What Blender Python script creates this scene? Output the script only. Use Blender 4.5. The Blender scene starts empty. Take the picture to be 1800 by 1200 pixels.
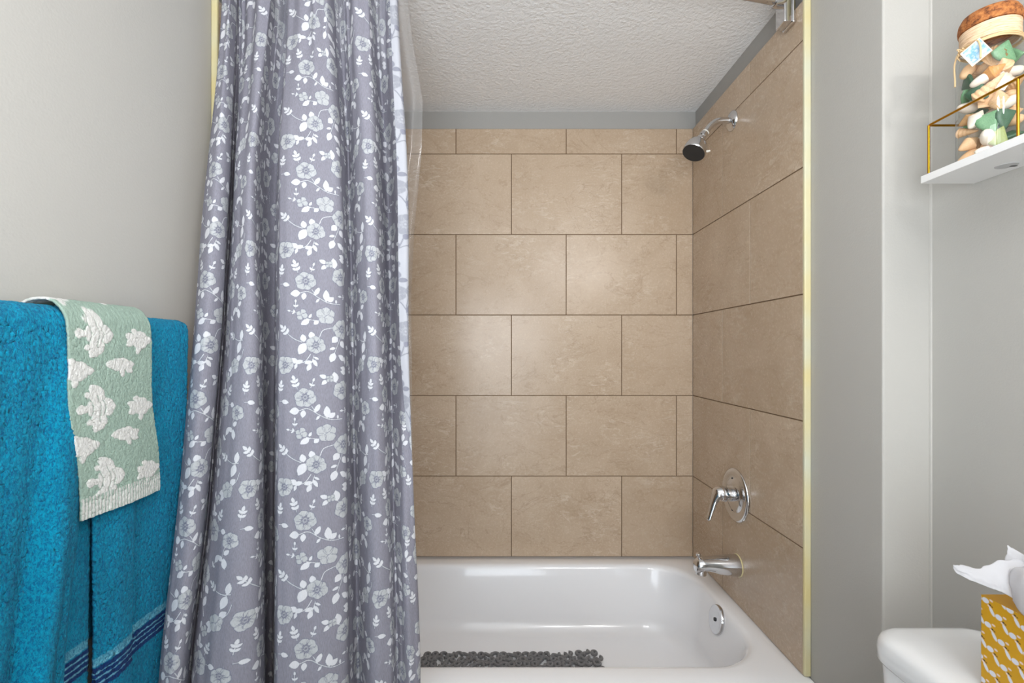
import bpy, math, random
import numpy as np
from mathutils import Vector, Matrix

C = bpy.context.scene.collection
SC = bpy.context.scene
PI = math.pi
random.seed(7)
RNG = np.random.default_rng(7)

# ------------------------------------------------------------------ camera
cam_d = bpy.data.cameras.new('camera')
cam = bpy.data.objects.new('camera', cam_d)
C.objects.link(cam)
cam.location = (0, 0, 1.24)
cam.rotation_euler = (PI / 2, 0, 0)
cam_d.sensor_width = 36
cam_d.lens = 16.76
cam_d.shift_x = 0.0094
cam_d.shift_y = 0.0094
cam_d.clip_start = 0.02
SC.camera = cam

# ------------------------------------------------------------------ world, lights, exposure
SC.view_settings.view_transform = 'Standard'
SC.view_settings.look = 'None'
SC.view_settings.gamma = 1
SC.view_settings.use_curve_mapping = False
SC.view_settings.exposure = 0.10
SC.cycles.max_bounces = 10
SC.cycles.diffuse_bounces = 6
SC.cycles.transparent_max_bounces = 16
SC.cycles.use_denoising = True
SC.cycles.sample_clamp_indirect = 6.0
w = bpy.data.worlds.new('world')
SC.world = w
w.use_nodes = True
w.node_tree.nodes['Background'].inputs[0].default_value = (0.80, 0.90, 1.0, 1)
w.node_tree.nodes['Background'].inputs[1].default_value = 1.0


def light(name, kind, loc, energy, color, size=None, rot=None, size_y=None):
    d = bpy.data.lights.new(name, kind)
    d.energy = energy
    d.color = color
    if kind == 'AREA':
        d.size = size
        if size_y:
            d.shape = 'RECTANGLE'
            d.size_y = size_y
    else:
        d.shadow_soft_size = size
    o = bpy.data.objects.new(name, d)
    o.location = loc
    if rot:
        o.rotation_euler = rot
    C.objects.link(o)
    return o


# vanity lamps on the toilet side wall, nearer than the toilet
light('vanity_lamp', 'POINT', (0.80, -0.22, 1.93), 5.5, (1.0, 0.975, 0.945), 0.06)
light('vanity_lamp_near', 'POINT', (0.78, -0.60, 1.93), 11.0, (1.0, 0.975, 0.945), 0.07)
# added point fill that softens the room light, no fixture behind it
light('room_fill', 'POINT', (0.45, -0.30, 1.95), 9.0, (0.985, 0.99, 1.0), 0.10)
# added area light tilted up to brighten the ceiling, no real source
light('ceiling_fill', 'AREA', (-0.05, -0.20, 1.45), 16.0, (0.97, 0.985, 1.0), 0.9, (PI - 0.65, 0, 0))
# daylight from the doorway behind the camera
light('doorway_daylight', 'AREA', (-0.15, -1.45, 0.95), 19.0, (0.84, 0.92, 1.0), 1.1, (PI / 2 + .30, 0, 0), 1.6)


# ------------------------------------------------------------------ helpers
def lin(r, g, b, a=1.0):
    f = lambda c: (c / 255) / 12.92 if c <= 10 else (((c / 255) + 0.055) / 1.055) ** 2.4
    return (f(r), f(g), f(b), a)


def mat(name, color=(0.8, 0.8, 0.8, 1), rough=0.5, metal=0.0, spec=0.5, coat=0.0):
    m = bpy.data.materials.new(name)
    m.use_nodes = True
    b = m.node_tree.nodes['Principled BSDF']
    b.inputs['Base Color'].default_value = color
    b.inputs['Roughness'].default_value = rough
    b.inputs['Metallic'].default_value = metal
    b.inputs['Specular IOR Level'].default_value = spec
    b.inputs['Coat Weight'].default_value = coat
    b.inputs['Coat Roughness'].default_value = 0.05
    return m


def nd(m, t, **kw):
    n = m.node_tree.nodes.new(t)
    for k, v in kw.items():
        setattr(n, k, v)
    return n


def ln(m, a, b):
    m.node_tree.links.new(a, b)


def bsdf(m):
    return m.node_tree.nodes['Principled BSDF']


def coords(m):
    return nd(m, 'ShaderNodeTexCoord').outputs['Object']


def noise(m, scale, detail=3, rough=0.5, vec=None, dist=0.0):
    n = nd(m, 'ShaderNodeTexNoise')
    n.inputs['Scale'].default_value = scale
    n.inputs['Detail'].default_value = detail
    n.inputs['Roughness'].default_value = rough
    n.inputs['Distortion'].default_value = dist
    ln(m, vec if vec is not None else coords(m), n.inputs['Vector'])
    return n.outputs['Fac']


def bump(m, h, strength, dist=0.001, prev=None):
    b = nd(m, 'ShaderNodeBump')
    b.inputs['Strength'].default_value = strength
    b.inputs['Distance'].default_value = dist
    ln(m, h, b.inputs['Height'])
    if prev is not None:
        ln(m, prev, b.inputs['Normal'])
    ln(m, b.outputs['Normal'], bsdf(m).inputs['Normal'])
    return b.outputs['Normal']


def ramp(m, fac, stops):
    r = nd(m, 'ShaderNodeValToRGB')
    e = r.color_ramp.elements
    while len(e) < len(stops):
        e.new(0.5)
    for i, (p, c) in enumerate(stops):
        e[i].position = p
        e[i].color = c
    ln(m, fac, r.inputs['Fac'])
    return r.outputs['Color']


def mix(m, fac, a, b, mode='MIX'):
    n = nd(m, 'ShaderNodeMix', data_type='RGBA', blend_type=mode)
    for s, v in ((0, fac), (6, a), (7, b)):
        if hasattr(v, 'is_output') or hasattr(v, 'links'):
            ln(m, v, n.inputs[s])
        else:
            n.inputs[s].default_value = v
    return n.outputs[2]


def math_(m, op, a, b=None, clamp=False):
    n = nd(m, 'ShaderNodeMath', operation=op, use_clamp=clamp)
    for i, v in enumerate((a, b)):
        if v is None:
            continue
        if isinstance(v, (int, float)):
            n.inputs[i].default_value = v
        else:
            ln(m, v, n.inputs[i])
    return n.outputs[0]


class MB:
    """collects verts / faces for one mesh"""
    def __init__(self):
        self.v, self.f = [], []

    def add(self, v, f):
        o = len(self.v)
        self.v += [tuple(p) for p in v]
        self.f += [tuple(i + o for i in q) for q in f]
        return self

    def box(self, x0, x1, y0, y1, z0, z1):
        v = [(x0, y0, z0), (x1, y0, z0), (x1, y1, z0), (x0, y1, z0), (x0, y0, z1), (x1, y0, z1), (x1, y1, z1), (x0, y1, z1)]
        return self.add(v, [(0, 3, 2, 1), (4, 5, 6, 7), (0, 1, 5, 4), (1, 2, 6, 5), (2, 3, 7, 6), (3, 0, 4, 7)])

    def loft(self, rings, cap0=True, cap1=True, closed=True):
        n = len(rings[0])
        v = [p for r in rings for p in r]
        f = []
        for i in range(len(rings) - 1):
            for j in range(n if closed else n - 1):
                a, b = i * n + j, i * n + (j + 1) % n
                f.append((a, b, b + n, a + n))
        if cap0:
            f.append(tuple(reversed(range(n))))
        if cap1:
            f.append(tuple(range((len(rings) - 1) * n, len(rings) * n)))
        return self.add(v, f)

    def sweep(self, pts, radii, n=12, squash=None, caps=True, up=(0, 0, 1)):
        pts = [Vector(p) for p in pts]
        if isinstance(radii, (int, float)):
            radii = [radii] * len(pts)
        rings = []
        t0 = (pts[1] - pts[0]).normalized()
        u = Vector(up)
        if abs(u.dot(t0)) > 0.95:
            u = Vector((1, 0, 0))
        nrm = (u - t0 * u.dot(t0)).normalized()
        for i, p in enumerate(pts):
            t = ((pts[min(i + 1, len(pts) - 1)] - pts[max(i - 1, 0)])).normalized()
            nrm = (nrm - t * nrm.dot(t)).normalized()
            bn = t.cross(nrm)
            s = squash[i] if squash else (1, 1)
            rings.append([tuple(p + (nrm * math.cos(a) * s[0] + bn * math.sin(a) * s[1]) * radii[i])
                          for a in (2 * PI * k / n for k in range(n))])
        return self.loft(rings, caps, caps)

    def lathe(self, origin, axis, prof, n=40, cap0=True, cap1=True):
        o = Vector(origin)
        a = Vector(axis).normalized()
        u = Vector((0, 0, 1)) if abs(a.z) < 0.9 else Vector((1, 0, 0))
        e1 = (u - a * u.dot(a)).normalized()
        e2 = a.cross(e1)
        rings = [[tuple(o + a * h + (e1 * math.cos(t) + e2 * math.sin(t)) * r) for t in (2 * PI * k / n for k in range(n))]
                 for r, h in prof]
        return self.loft(rings, cap0, cap1)

    def build(self, name, m, parent=None, smooth=True, bevel=0, seg=3, angle=40, subsurf=0):
        me = bpy.data.meshes.new(name)
        me.from_pydata(self.v, [], self.f)
        me.update()
        me.materials.append(m)
        return finish(name, me, parent, smooth, bevel, seg, angle, subsurf)


def finish(name, me, parent=None, smooth=True, bevel=0, seg=3, angle=40, subsurf=0):
    o = bpy.data.objects.new(name, me)
    C.objects.link(o)
    if parent:
        o.parent = parent
        o.matrix_parent_inverse = parent.matrix_basis.inverted()
    if bevel:
        b = o.modifiers.new('bevel', 'BEVEL')
        b.width = bevel
        b.segments = seg
        b.limit_method = 'ANGLE'
        b.angle_limit = math.radians(35)
    if subsurf:
        s = o.modifiers.new('subsurf', 'SUBSURF')
        s.levels = s.render_levels = subsurf
    if smooth:
        me.shade_smooth()
        if angle < 180:
            me.set_sharp_from_angle(angle=math.radians(angle))
    return o


def grid_mesh(name, P, m, parent=None, attrs=None, color=None, smooth=True, closed=False):
    """P: (rows, cols, 3) array"""
    R, K, _ = P.shape
    me = bpy.data.meshes.new(name)
    me.vertices.add(R * K)
    me.vertices.foreach_set('co', P.reshape(-1).astype(np.float32))
    kc = K if closed else K - 1
    i = np.arange(R - 1)[:, None] * K
    j = np.arange(kc)[None, :]
    j2 = (j + 1) % K
    q = np.stack([i + j, i + j2, i + K + j2, i + K + j], -1).reshape(-1, 4)
    nf = len(q)
    me.loops.add(nf * 4)
    me.loops.foreach_set('vertex_index', q.reshape(-1).astype(np.int32))
    me.polygons.add(nf)
    me.polygons.foreach_set('loop_start', np.arange(0, nf * 4, 4, dtype=np.int32))
    me.polygons.foreach_set('loop_total', np.full(nf, 4, dtype=np.int32))
    me.update(calc_edges=True)
    me.validate()
    for k, val in (attrs or {}).items():
        a = me.attributes.new(k, 'FLOAT', 'POINT')
        a.data.foreach_set('value', val.reshape(-1).astype(np.float32))
    if color is not None:
        a = me.attributes.new('pattern', 'FLOAT_COLOR', 'POINT')
        c = np.ones((R * K, 4), np.float32)
        c[:, :3] = color.reshape(-1, 3)
        a.data.foreach_set('color', c.reshape(-1))
    me.materials.append(m)
    return finish(name, me, parent, smooth, angle=180)


def empty(name, loc=(0, 0, 0)):
    o = bpy.data.objects.new(name, None)
    o.location = loc
    o.empty_display_size = 0.05
    C.objects.link(o)
    return o


def tag(o, label=None, cat=None, group=None, kind=None):
    if label:
        o['label'] = label
    if cat:
        o['category'] = cat
    if group:
        o['group'] = group
    if kind:
        o['kind'] = kind
    return o


def struct(o, label=None):
    o['kind'] = 'structure'
    if label:
        o['label'] = label
    return o


def rrect(x0, x1, y0, y1, r, z, n=12):
    """rounded rectangle ring, counter-clockwise, 4*(n+1) points"""
    out = []
    for cx, cy, a0 in ((x1 - r, y1 - r, 0), (x0 + r, y1 - r, PI / 2), (x0 + r, y0 + r, PI), (x1 - r, y0 + r, 1.5 * PI)):
        for k in range(n + 1):
            a = a0 + PI / 2 * k / n
            out.append((cx + r * math.cos(a), cy + r * math.sin(a), z))
    return out


def catmull(P, m):
    """P: (n,d) control points -> smooth samples, m per span"""
    P = np.asarray(P, float)
    Q = np.vstack([2 * P[0] - P[1], P, 2 * P[-1] - P[-2]])
    out = []
    for i in range(1, len(Q) - 2):
        t = np.linspace(0, 1, m, endpoint=False)[:, None]
        a, b, c, d = Q[i - 1], Q[i], Q[i + 1], Q[i + 2]
        out.append(0.5 * (2 * b + (c - a) * t + (2 * a - 5 * b + 4 * c - d) * t ** 2 + (3 * b - a - 3 * c + d) * t ** 3))
    out.append(P[-1:])
    return np.vstack(out)


def vnoise(x, y, seed=0):
    """smooth value noise, period 256"""
    r = np.random.default_rng(seed).random((256, 256))
    xi, yi = np.floor(x).astype(int), np.floor(y).astype(int)
    fx, fy = x - xi, y - yi
    fx, fy = fx * fx * (3 - 2 * fx), fy * fy * (3 - 2 * fy)
    g = lambda a, b: r[a % 256, b % 256]
    return (g(xi, yi) * (1 - fx) + g(xi + 1, yi) * fx) * (1 - fy) + (g(xi, yi + 1) * (1 - fx) + g(xi + 1, yi + 1) * fx) * fy


class Tile:
    """periodic raster of a printed pattern, in metres"""
    def __init__(self, w_, h_, res, bg):
        self.w, self.h, self.res = w_, h_, res
        self.nx, self.ny = int(round(w_ / res)), int(round(h_ / res))
        bg = np.atleast_1d(np.asarray(bg, float))
        self.a = np.ones((self.ny, self.nx, len(bg))) * bg
        self.X, self.Y = np.meshgrid((np.arange(self.nx) + .5) * res, (np.arange(self.ny) + .5) * res)

    def local(self, cx, cy):
        dx = (self.X - cx + self.w / 2) % self.w - self.w / 2
        dy = (self.Y - cy + self.h / 2) % self.h - self.h / 2
        return dx, dy

    def put(self, sd, val):
        """sd: signed distance (m), negative inside"""
        k = np.clip(0.5 - sd / self.res, 0, 1)[..., None]
        self.a = self.a * (1 - k) + np.asarray(val, float) * k

    def ellipse(self, cx, cy, rx, ry, ang, val, grow=0.0):
        dx, dy = self.local(cx, cy)
        c, s = math.cos(ang), math.sin(ang)
        u, v = dx * c + dy * s, -dx * s + dy * c
        rx, ry = rx + grow, ry + grow
        k = np.sqrt((u / rx) ** 2 + (v / ry) ** 2)
        self.put((k - 1) * min(rx, ry), val)

    def leaf(self, x, y, L, ang, val, wd=0.5):
        """pointed leaf starting at x,y"""
        dx, dy = self.local(x + math.cos(ang) * L / 2, y + math.sin(ang) * L / 2)
        c, s = math.cos(ang), math.sin(ang)
        u, v = (dx * c + dy * s) / (L / 2), (-dx * s + dy * c)
        prof = np.clip(1 - np.abs(u) ** 2.2, 0, 1) * wd * L / 2 * (1 - 0.18 * u)
        sd = np.abs(v) - prof
        sd = np.where(np.abs(u) > 1, 0.01, sd)
        self.put(sd, val)

    def stroke(self, pts, wd, val, n=24):
        P = catmull(pts, n)
        cx, cy = P[:, 0].mean(), P[:, 1].mean()
        dx, dy = self.local(cx, cy)
        best = np.full(dx.shape, 1.0)
        for px, py in P:
            best = np.minimum(best, (dx - (px - cx)) ** 2 + (dy - (py - cy)) ** 2)
        self.put(np.sqrt(best) - wd / 2, val)

    def sample(self, x, y):
        fx, fy = (x / self.res - .5), (y / self.res - .5)
        xi, yi = np.floor(fx).astype(int), np.floor(fy).astype(int)
        tx, ty = (fx - xi)[..., None], (fy - yi)[..., None]
        g = lambda a, b: self.a[b % self.ny, a % self.nx]
        return (g(xi, yi) * (1 - tx) + g(xi + 1, yi) * tx) * (1 - ty) + (g(xi, yi + 1) * (1 - tx) + g(xi + 1, yi + 1) * tx) * ty


# ------------------------------------------------------------------ materials of the room
def paint(name, col, scale=220, strength=0.25):
    m = mat(name, col, 0.6, spec=0.3)
    n = noise(m, scale, 2)
    n2 = noise(m, 3.0, 2)
    c = mix(m, math_(m, 'MULTIPLY', n2, 0.25), col, tuple(v * 0.93 for v in col[:3]) + (1,))
    ln(m, c, bsdf(m).inputs['Base Color'])
    bump(m, n, strength, 0.0012 if strength < .8 else .0035)
    return m


M_wall = paint('wall_paint', lin(183, 181, 176))
M_ceil = paint('ceiling_texture', lin(242, 243, 244), 95, 1.0)
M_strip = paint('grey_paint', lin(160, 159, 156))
M_white = mat('white_enamel', lin(246, 247, 250), 0.12, spec=0.5, coat=0.4)
M_caulk = mat('white_caulk', lin(225, 223, 215), 0.5)
M_porc = mat('white_porcelain', lin(238, 239, 240), 0.14, coat=0.3)
M_chrome = mat('chrome', (0.66, 0.66, 0.67, 1), 0.08, 1.0)
M_darkchrome = mat('dark_nozzle_plate', lin(45, 47, 50), 0.35, 0.3)
M_brass = mat('brass_wire', lin(205, 150, 45), 0.25, 1.0)
M_edge = mat('cream_tile_edge', lin(236, 222, 160), 0.45)
nz = noise(M_edge, 6, 2)
ln(M_edge, ramp(M_edge, nz, [(0.35, lin(216, 200, 142)), (0.7, lin(206, 206, 184))]), bsdf(M_edge).inputs['Base Color'])
M_floor = mat('floor_vinyl', lin(150, 140, 128), 0.5)
M_rubber = mat('grey_rubber', lin(118, 118, 120), 0.5)
bump(M_rubber, noise(M_rubber, 900, 2), 0.3, 0.0006)


def tile_material():
    m = mat('beige_stone_tile', lin(205, 175, 140), 0.3, spec=0.4)
    at = nd(m, 'ShaderNodeAttribute', attribute_name='tile_shift')
    add = nd(m, 'ShaderNodeVectorMath', operation='ADD')
    ln(m, coords(m), add.inputs[0])
    ln(m, at.outputs['Vector'], add.inputs[1])
    v = add.outputs[0]
    big = noise(m, 5, 4, 0.6, v, 0.6)
    base = ramp(m, big, [(0.3, lin(182, 160, 136)), (0.5, lin(190, 169, 146)), (0.72, lin(198, 178, 156))])
    fine = noise(m, 160, 3, 0.7, v)
    base = mix(m, 0.18, base, ramp(m, fine, [(0.3, lin(156, 134, 111)), (0.7, lin(206, 190, 170))]), 'MIX')
    # pale flecks and clouds
    st = nd(m, 'ShaderNodeMapping')
    st.inputs['Rotation'].default_value = (0.3, 0.5, 0.35)
    st.inputs['Scale'].default_value = (1, 1, 2.2)
    ln(m, v, st.inputs['Vector'])
    fl = noise(m, 22, 7, 0.72, st.outputs[0], 1.2)
    area = ramp(m, noise(m, 6, 2, 0.5, v), [(0.45, (0, 0, 0, 1)), (0.65, (1, 1, 1, 1))])
    flm = math_(m, 'MULTIPLY', ramp(m, fl, [(0.52, (0, 0, 0, 1)), (0.62, (1, 1, 1, 1))]), area)
    base = mix(m, math_(m, 'MULTIPLY', flm, 0.45), base, lin(226, 214, 198))
    # thin darker veins
    vn = noise(m, 4.5, 5, 0.6, st.outputs[0], 1.0)
    vein = math_(m, 'ABSOLUTE', math_(m, 'SUBTRACT', vn, 0.5))
    vein = ramp(m, vein, [(0.0, (1, 1, 1, 1)), (0.012, (0, 0, 0, 1))])
    base = mix(m, math_(m, 'MULTIPLY', vein, 0.30), base, lin(136, 110, 84))
    at2 = nd(m, 'ShaderNodeAttribute', attribute_name='tile_tone')
    base = mix(m, math_(m, 'MULTIPLY', at2.outputs['Fac'], 0.35), base, lin(172, 150, 126))
    # grout
    at3 = nd(m, 'ShaderNodeAttribute', attribute_name='grout')
    base = mix(m, at3.outputs['Fac'], base, lin(112, 88, 64))
    ln(m, base, bsdf(m).inputs['Base Color'])
    r = math_(m, 'ADD', math_(m, 'MULTIPLY', fine, 0.14), 0.19)
    r = math_(m, 'ADD', r, math_(m, 'MULTIPLY', at3.outputs['Fac'], 0.4), True)
    ln(m, r, bsdf(m).inputs['Roughness'])
    bump(m, fine, 0.12, 0.0008)
    return m


M_tile = tile_material()
TH = 0.3292
ROWS = [0.40 + TH * k for k in range(6)] + [2.149]


def tile_panel(name, parent, to_world, length, joints_a, joints_b, base_depth):
    """to_world(s, z, d): s along the wall, d out of the wall.  Rows alternate joints_a / joints_b."""
    mb = MB()
    shift, tone, gr = [], [], []

    def quad(ps, sh, tn, g):
        mb.add([to_world(*p) for p in ps], [(0, 1, 2, 3)])
        shift.extend([sh] * 4)
        tone.extend([tn] * 4)
        gr.extend(g if isinstance(g, list) else [g] * 4)
    g2, bv = 0.0011, 0.0010
    D = base_depth
    quad([(0, ROWS[0], D - 0.0018), (length, ROWS[0], D - 0.0018), (length, ROWS[-1], D - 0.0018), (0, ROWS[-1], D - 0.0018)], (0, 0, 0), 0, 1)
    # top and end faces of the layer
    quad([(0, ROWS[-1], 0), (length, ROWS[-1], 0), (length, ROWS[-1], D - .001), (0, ROWS[-1], D - .001)], (0, 0, 0), 0.3, 0)
    for i in range(len(ROWS) - 1):
        js = [0] + sorted(j for j in (joints_a if i % 2 == 0 else joints_b) if 0 < j < length) + [length]
        for k in range(len(js) - 1):
            s0, s1 = js[k] + (g2 if k else 0), js[k + 1] - (g2 if k + 2 < len(js) else 0)
            z0, z1 = ROWS[i] + (g2 if i else 0), ROWS[i + 1] - (g2 if i + 2 < len(ROWS) else 0)
            sh = (random.choice((0, 3.1, 7.7)) + random.random() * .3, random.random() * 9, random.random() * 9)
            tn = random.random()
            o = [(s0, z0), (s1, z0), (s1, z1), (s0, z1)]
            n_ = [(s0 + bv, z0 + bv), (s1 - bv, z0 + bv), (s1 - bv, z1 - bv), (s0 + bv, z1 - bv)]
            quad([(a, b, D) for a, b in n_], sh, tn, 0)
            for e in range(4):
                f = (e + 1) % 4
                quad([(*o[e], D - .0017), (*o[f], D - .0017), (*n_[f], D), (*n_[e], D)], sh, tn, [.8, .8, 0, 0])
    o = mb.build(name, M_tile, parent, smooth=False)
    me = o.data
    a = me.attributes.new('tile_shift', 'FLOAT_VECTOR', 'POINT')
    a.data.foreach_set('vector', np.array(shift, np.float32).reshape(-1))
    a = me.attributes.new('tile_tone', 'FLOAT', 'POINT')
    a.data.foreach_set('value', np.array(tone, np.float32))
    a = me.attributes.new('grout', 'FLOAT', 'POINT')
    a.data.foreach_set('value', np.array(gr, np.float32))
    struct(o, 'beige stone-look tiles with thin brown grout lines')
    return o


# ------------------------------------------------------------------ room shell
XL, XR = -0.751, 0.796         # painted walls of the tub alcove
XT_L, XT_R = -0.735, 0.779     # tile faces
XS = 0.896                     # side wall behind the toilet
YB, YF, YN = 1.95, 1.237, 0.997  # tile back face, front end of the tile, near end of the partition
ZC = 2.226

floor = struct(MB().box(-0.9, 1.05, -1.6, 2.1, -0.05, 0).build('floor', M_floor, smooth=False))
ceil = struct(MB().box(-0.9, 1.05, -1.6, 2.1, ZC, ZC + 0.06).build('ceiling', M_ceil, smooth=False))
wl = struct(MB().box(XL - 0.1, XL, -1.6, 2.1, 0, ZC).build('wall_left', M_wall, smooth=False))
wb = struct(MB().box(XL, XR, YB + 0.015, 2.1, 0, ZC).build('wall_back', M_wall, smooth=False))
wp = struct(MB().box(XR, 1.0, YN, 2.1, 0, ZC).build('wall_partition', M_wall, smooth=False, bevel=0.004, seg=3))
wr = struct(MB().box(XS, 1.0, -1.6, YN, 0, ZC).build('wall_right', M_wall, smooth=False))
mb = MB()
mb.box(XL, -0.62, -1.7, -1.6, 0, ZC)
mb.box(0.30, XS, -1.7, -1.6, 0, ZC)
mb.box(-0.62, 0.30, -1.7, -1.6, 2.03, ZC)
struct(mb.build('wall_front', M_wall, smooth=False))

# tiles
tile_panel('back_tiles', wb, lambda s, z, d: (XT_L + s, YB + 0.015 - d, z), XT_R - XT_L,
           [0.037 - XT_L - 0.451 * k for k in (1, 0, -1)] + [0.037 - XT_L - 0.902],
           [-0.19 - XT_L, 0.261 - XT_L, 0.712 - XT_L, -0.641 - XT_L], 0.015)
tile_panel('right_tiles', wp, lambda s, z, d: (XR - d, YB - s, z), YB - YF, [0.263], [0.450], 0.017)
tile_panel('left_tiles', wl, lambda s, z, d: (XL + d, YF + s, z), YB - YF, [0.450], [0.263], 0.016)
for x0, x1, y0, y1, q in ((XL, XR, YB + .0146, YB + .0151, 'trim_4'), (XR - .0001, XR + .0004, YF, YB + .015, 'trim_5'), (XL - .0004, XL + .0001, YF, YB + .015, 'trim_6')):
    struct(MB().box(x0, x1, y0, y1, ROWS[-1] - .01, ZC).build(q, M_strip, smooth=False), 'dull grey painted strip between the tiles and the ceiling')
# cream edging strips where the tile layer ends towards the room
for nm, x0, x1 in (('trim_1', XL + 0.0001, XT_L + 0.0008), ('trim_2', XT_R - 0.0008, XR - 0.0001)):
    r = MB().box(x0, x1, YF - 0.010, YF + 0.0005, 0.401, ROWS[-1] + (0.075 if nm == 'trim_1' else 0.076))
    struct(r.build(nm, M_edge, bevel=0.0035, seg=4), 'cream edging strip at the end of the tiles')
# caulk bead in the corner of the toilet recess
mb = MB()
mb.sweep([(XS - 0.0005, YN - 0.0005, 0.0), (XS - 0.0005, YN - 0.0005, ZC)], 0.0035, 8)
struct(mb.build('trim_3', M_wall))


# ------------------------------------------------------------------ bathtub
def bathtub():
    t = empty('bathtub', (0.02, 1.57, 0))
    tag(t, 'white enamel bathtub filling the tiled alcove', 'bathtub')
    n = 18
    x0, x1, y0, y1 = XL + .001, XR - .001, 1.19, YB + .014
    zr = 0.3996

    def ring(a0, a1, b0, b1, r, z):
        return rrect(a0, a1, b0, b1, r, z, n)
    ox0, ox1, oy0, oy1, r0 = -0.665, 0.733, 1.268, 1.882, 0.165
    R = []
    R.append(ring(x0, x1, y0 + .014, y1, 0.004, zr - 0.30))
    R.append(ring(x0, x1, y0 + .012, y1, 0.004, zr - 0.05))
    R.append(ring(x0, x1, y0, y1, 0.006, zr - 0.042))
    R.append(ring(x0, x1, y0, y1, 0.006, zr - 0.012))
    R.append(ring(x0 + .001, x1 - .001, y0 + .004, y1 - .001, 0.008, zr - 0.003))
    R.append(ring(x0 + .004, x1 - .004, y0 + .012, y1 - .004, 0.01, zr))
    ins = [(-0.008, 0.0), (0.0, -0.001), (0.006, -0.004), (0.011, -0.010), (0.014, -0.018)]
    for d, dz in ins:
        R.append(ring(ox0 + d, ox1 - d, oy0 + d, oy1 - d, r0, zr + dz))
    # walls run down with a slope, left end reclines
    for k in range(1, 9):
        q = k / 8
        R.append(ring(ox0 + .014 + .10 * q, ox1 - .014 - .035 * q, oy0 + .014 + .03 * q, oy1 - .014 - .038 * q, r0 - .01 * q, zr - .018 - .155 * q))
    for k in range(1, 9):
        a = PI / 2 * k / 8
        s, c = math.sin(a), 1 - math.cos(a)
        R.append(ring(ox0 + .114 + .06 * c, ox1 - .049 - .06 * c, oy0 + .044 + .055 * c, oy1 - .052 - .055 * c, r0 - .01 - .05 * c, zr - .173 - .06 * s))
    R.append(ring(ox0 + .30, ox1 - .25, oy0 + .15, oy1 - .15, 0.06, zr - .236))
    R.append(ring(ox0 + .60, ox1 - .60, oy0 + .26, oy1 - .26, 0.02, zr - .238))
    R.reverse()
    MB().loft(R, True, False).build('tub_body', M_white, t, angle=60)
    # apron
    mb = MB()
    mb.box(x0, x1, y0 + .016, y0 + .040, 0.0, zr - .04)
    mb.build('apron', M_white, t, bevel=.004)
    # overflow plate, leaning with the end wall
    c = Vector((0.7115, 1.577, 0.352))
    ax = Vector((-1, 0, 0.20)).normalized()
    ov = MB().lathe(c + ax * -0.004, ax, [(0.044, 0), (0.046, 0.004), (0.046, 0.009), (0.044, 0.0125), (0.038, 0.014), (0.034, 0.0125), (0.006, 0.0125)]).build('overflow_plate', M_chrome, t, angle=35)
    tag(ov, 'round chrome overflow plate')
    MB().lathe(c + ax * 0.008, ax, [(0.006, 0), (0.006, 0.003), (0.003, 0.0035)], 16).build('plate_screw', M_darkchrome, ov)
    dr = MB().lathe((0.50, 1.575, zr - .2385), (0, 0, 1), [(0.038, 0), (0.038, .003), (0.033, .005), (0.024, .002), (0.005, .002)]).build('drain', M_chrome, t)
    tag(dr, 'round chrome drain')
    return t


bathtub()


# ------------------------------------------------------------------ bath mat of rubber loops
def bath_mat():
    mb = MB()
    z0 = 0.40 - .2365 + .0062
    pr = random.Random(11)
    x0, x1, y0, y1 = -0.275, 0.335, 1.335, 1.70
    st = 0.0265
    nx, ny = int((x1 - x0) / st), int((y1 - y0) / st)
    for j in range(ny + 1):
        for i in range(nx + 1):
            cx = x0 + st * (i + (0.5 if j % 2 else 0)) + pr.uniform(-.002, .002)
            cy = y0 + st * j + pr.uniform(-.002, .002)
            if cx > x1 + .004:
                continue
            kind = pr.random()
            a0 = pr.uniform(0, 2 * PI)
            pts = []
            lift = 0.006 if (x1 - cx < .07 and y1 - cy < .08) else 0
            zz = z0 + lift + pr.uniform(0, .0016)
            if kind < 0.45:        # full ring
                r = pr.uniform(.0095, .0115)
                e = pr.uniform(.75, 1)
                pts = [(cx + r * math.cos(a) * e, cy + r * math.sin(a), zz) for a in (a0 + 2 * PI * k / 16 for k in range(17))]
            elif kind < 0.75:      # open c
                r = pr.uniform(.0095, .012)
                pts = [(cx + r * math.cos(a), cy + r * math.sin(a), zz) for a in (a0 + 4.2 * k / 12 for k in range(13))]
            else:                  # s shape
                r = .008
                for k in range(17):
                    u = k / 16
                    px = (u - .5) * .030
                    py = math.sin(u * 2 * PI) * r
                    pts.append((cx + px * math.cos(a0) - py * math.sin(a0), cy + px * math.sin(a0) + py * math.cos(a0), zz))
            mb.sweep(pts, .0056, 8)
    o = mb.build('bath_mat', M_rubber)
    tag(o, 'grey rubber loop bath mat lying in the bottom of the tub', 'bath mat')


bath_mat()


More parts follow.
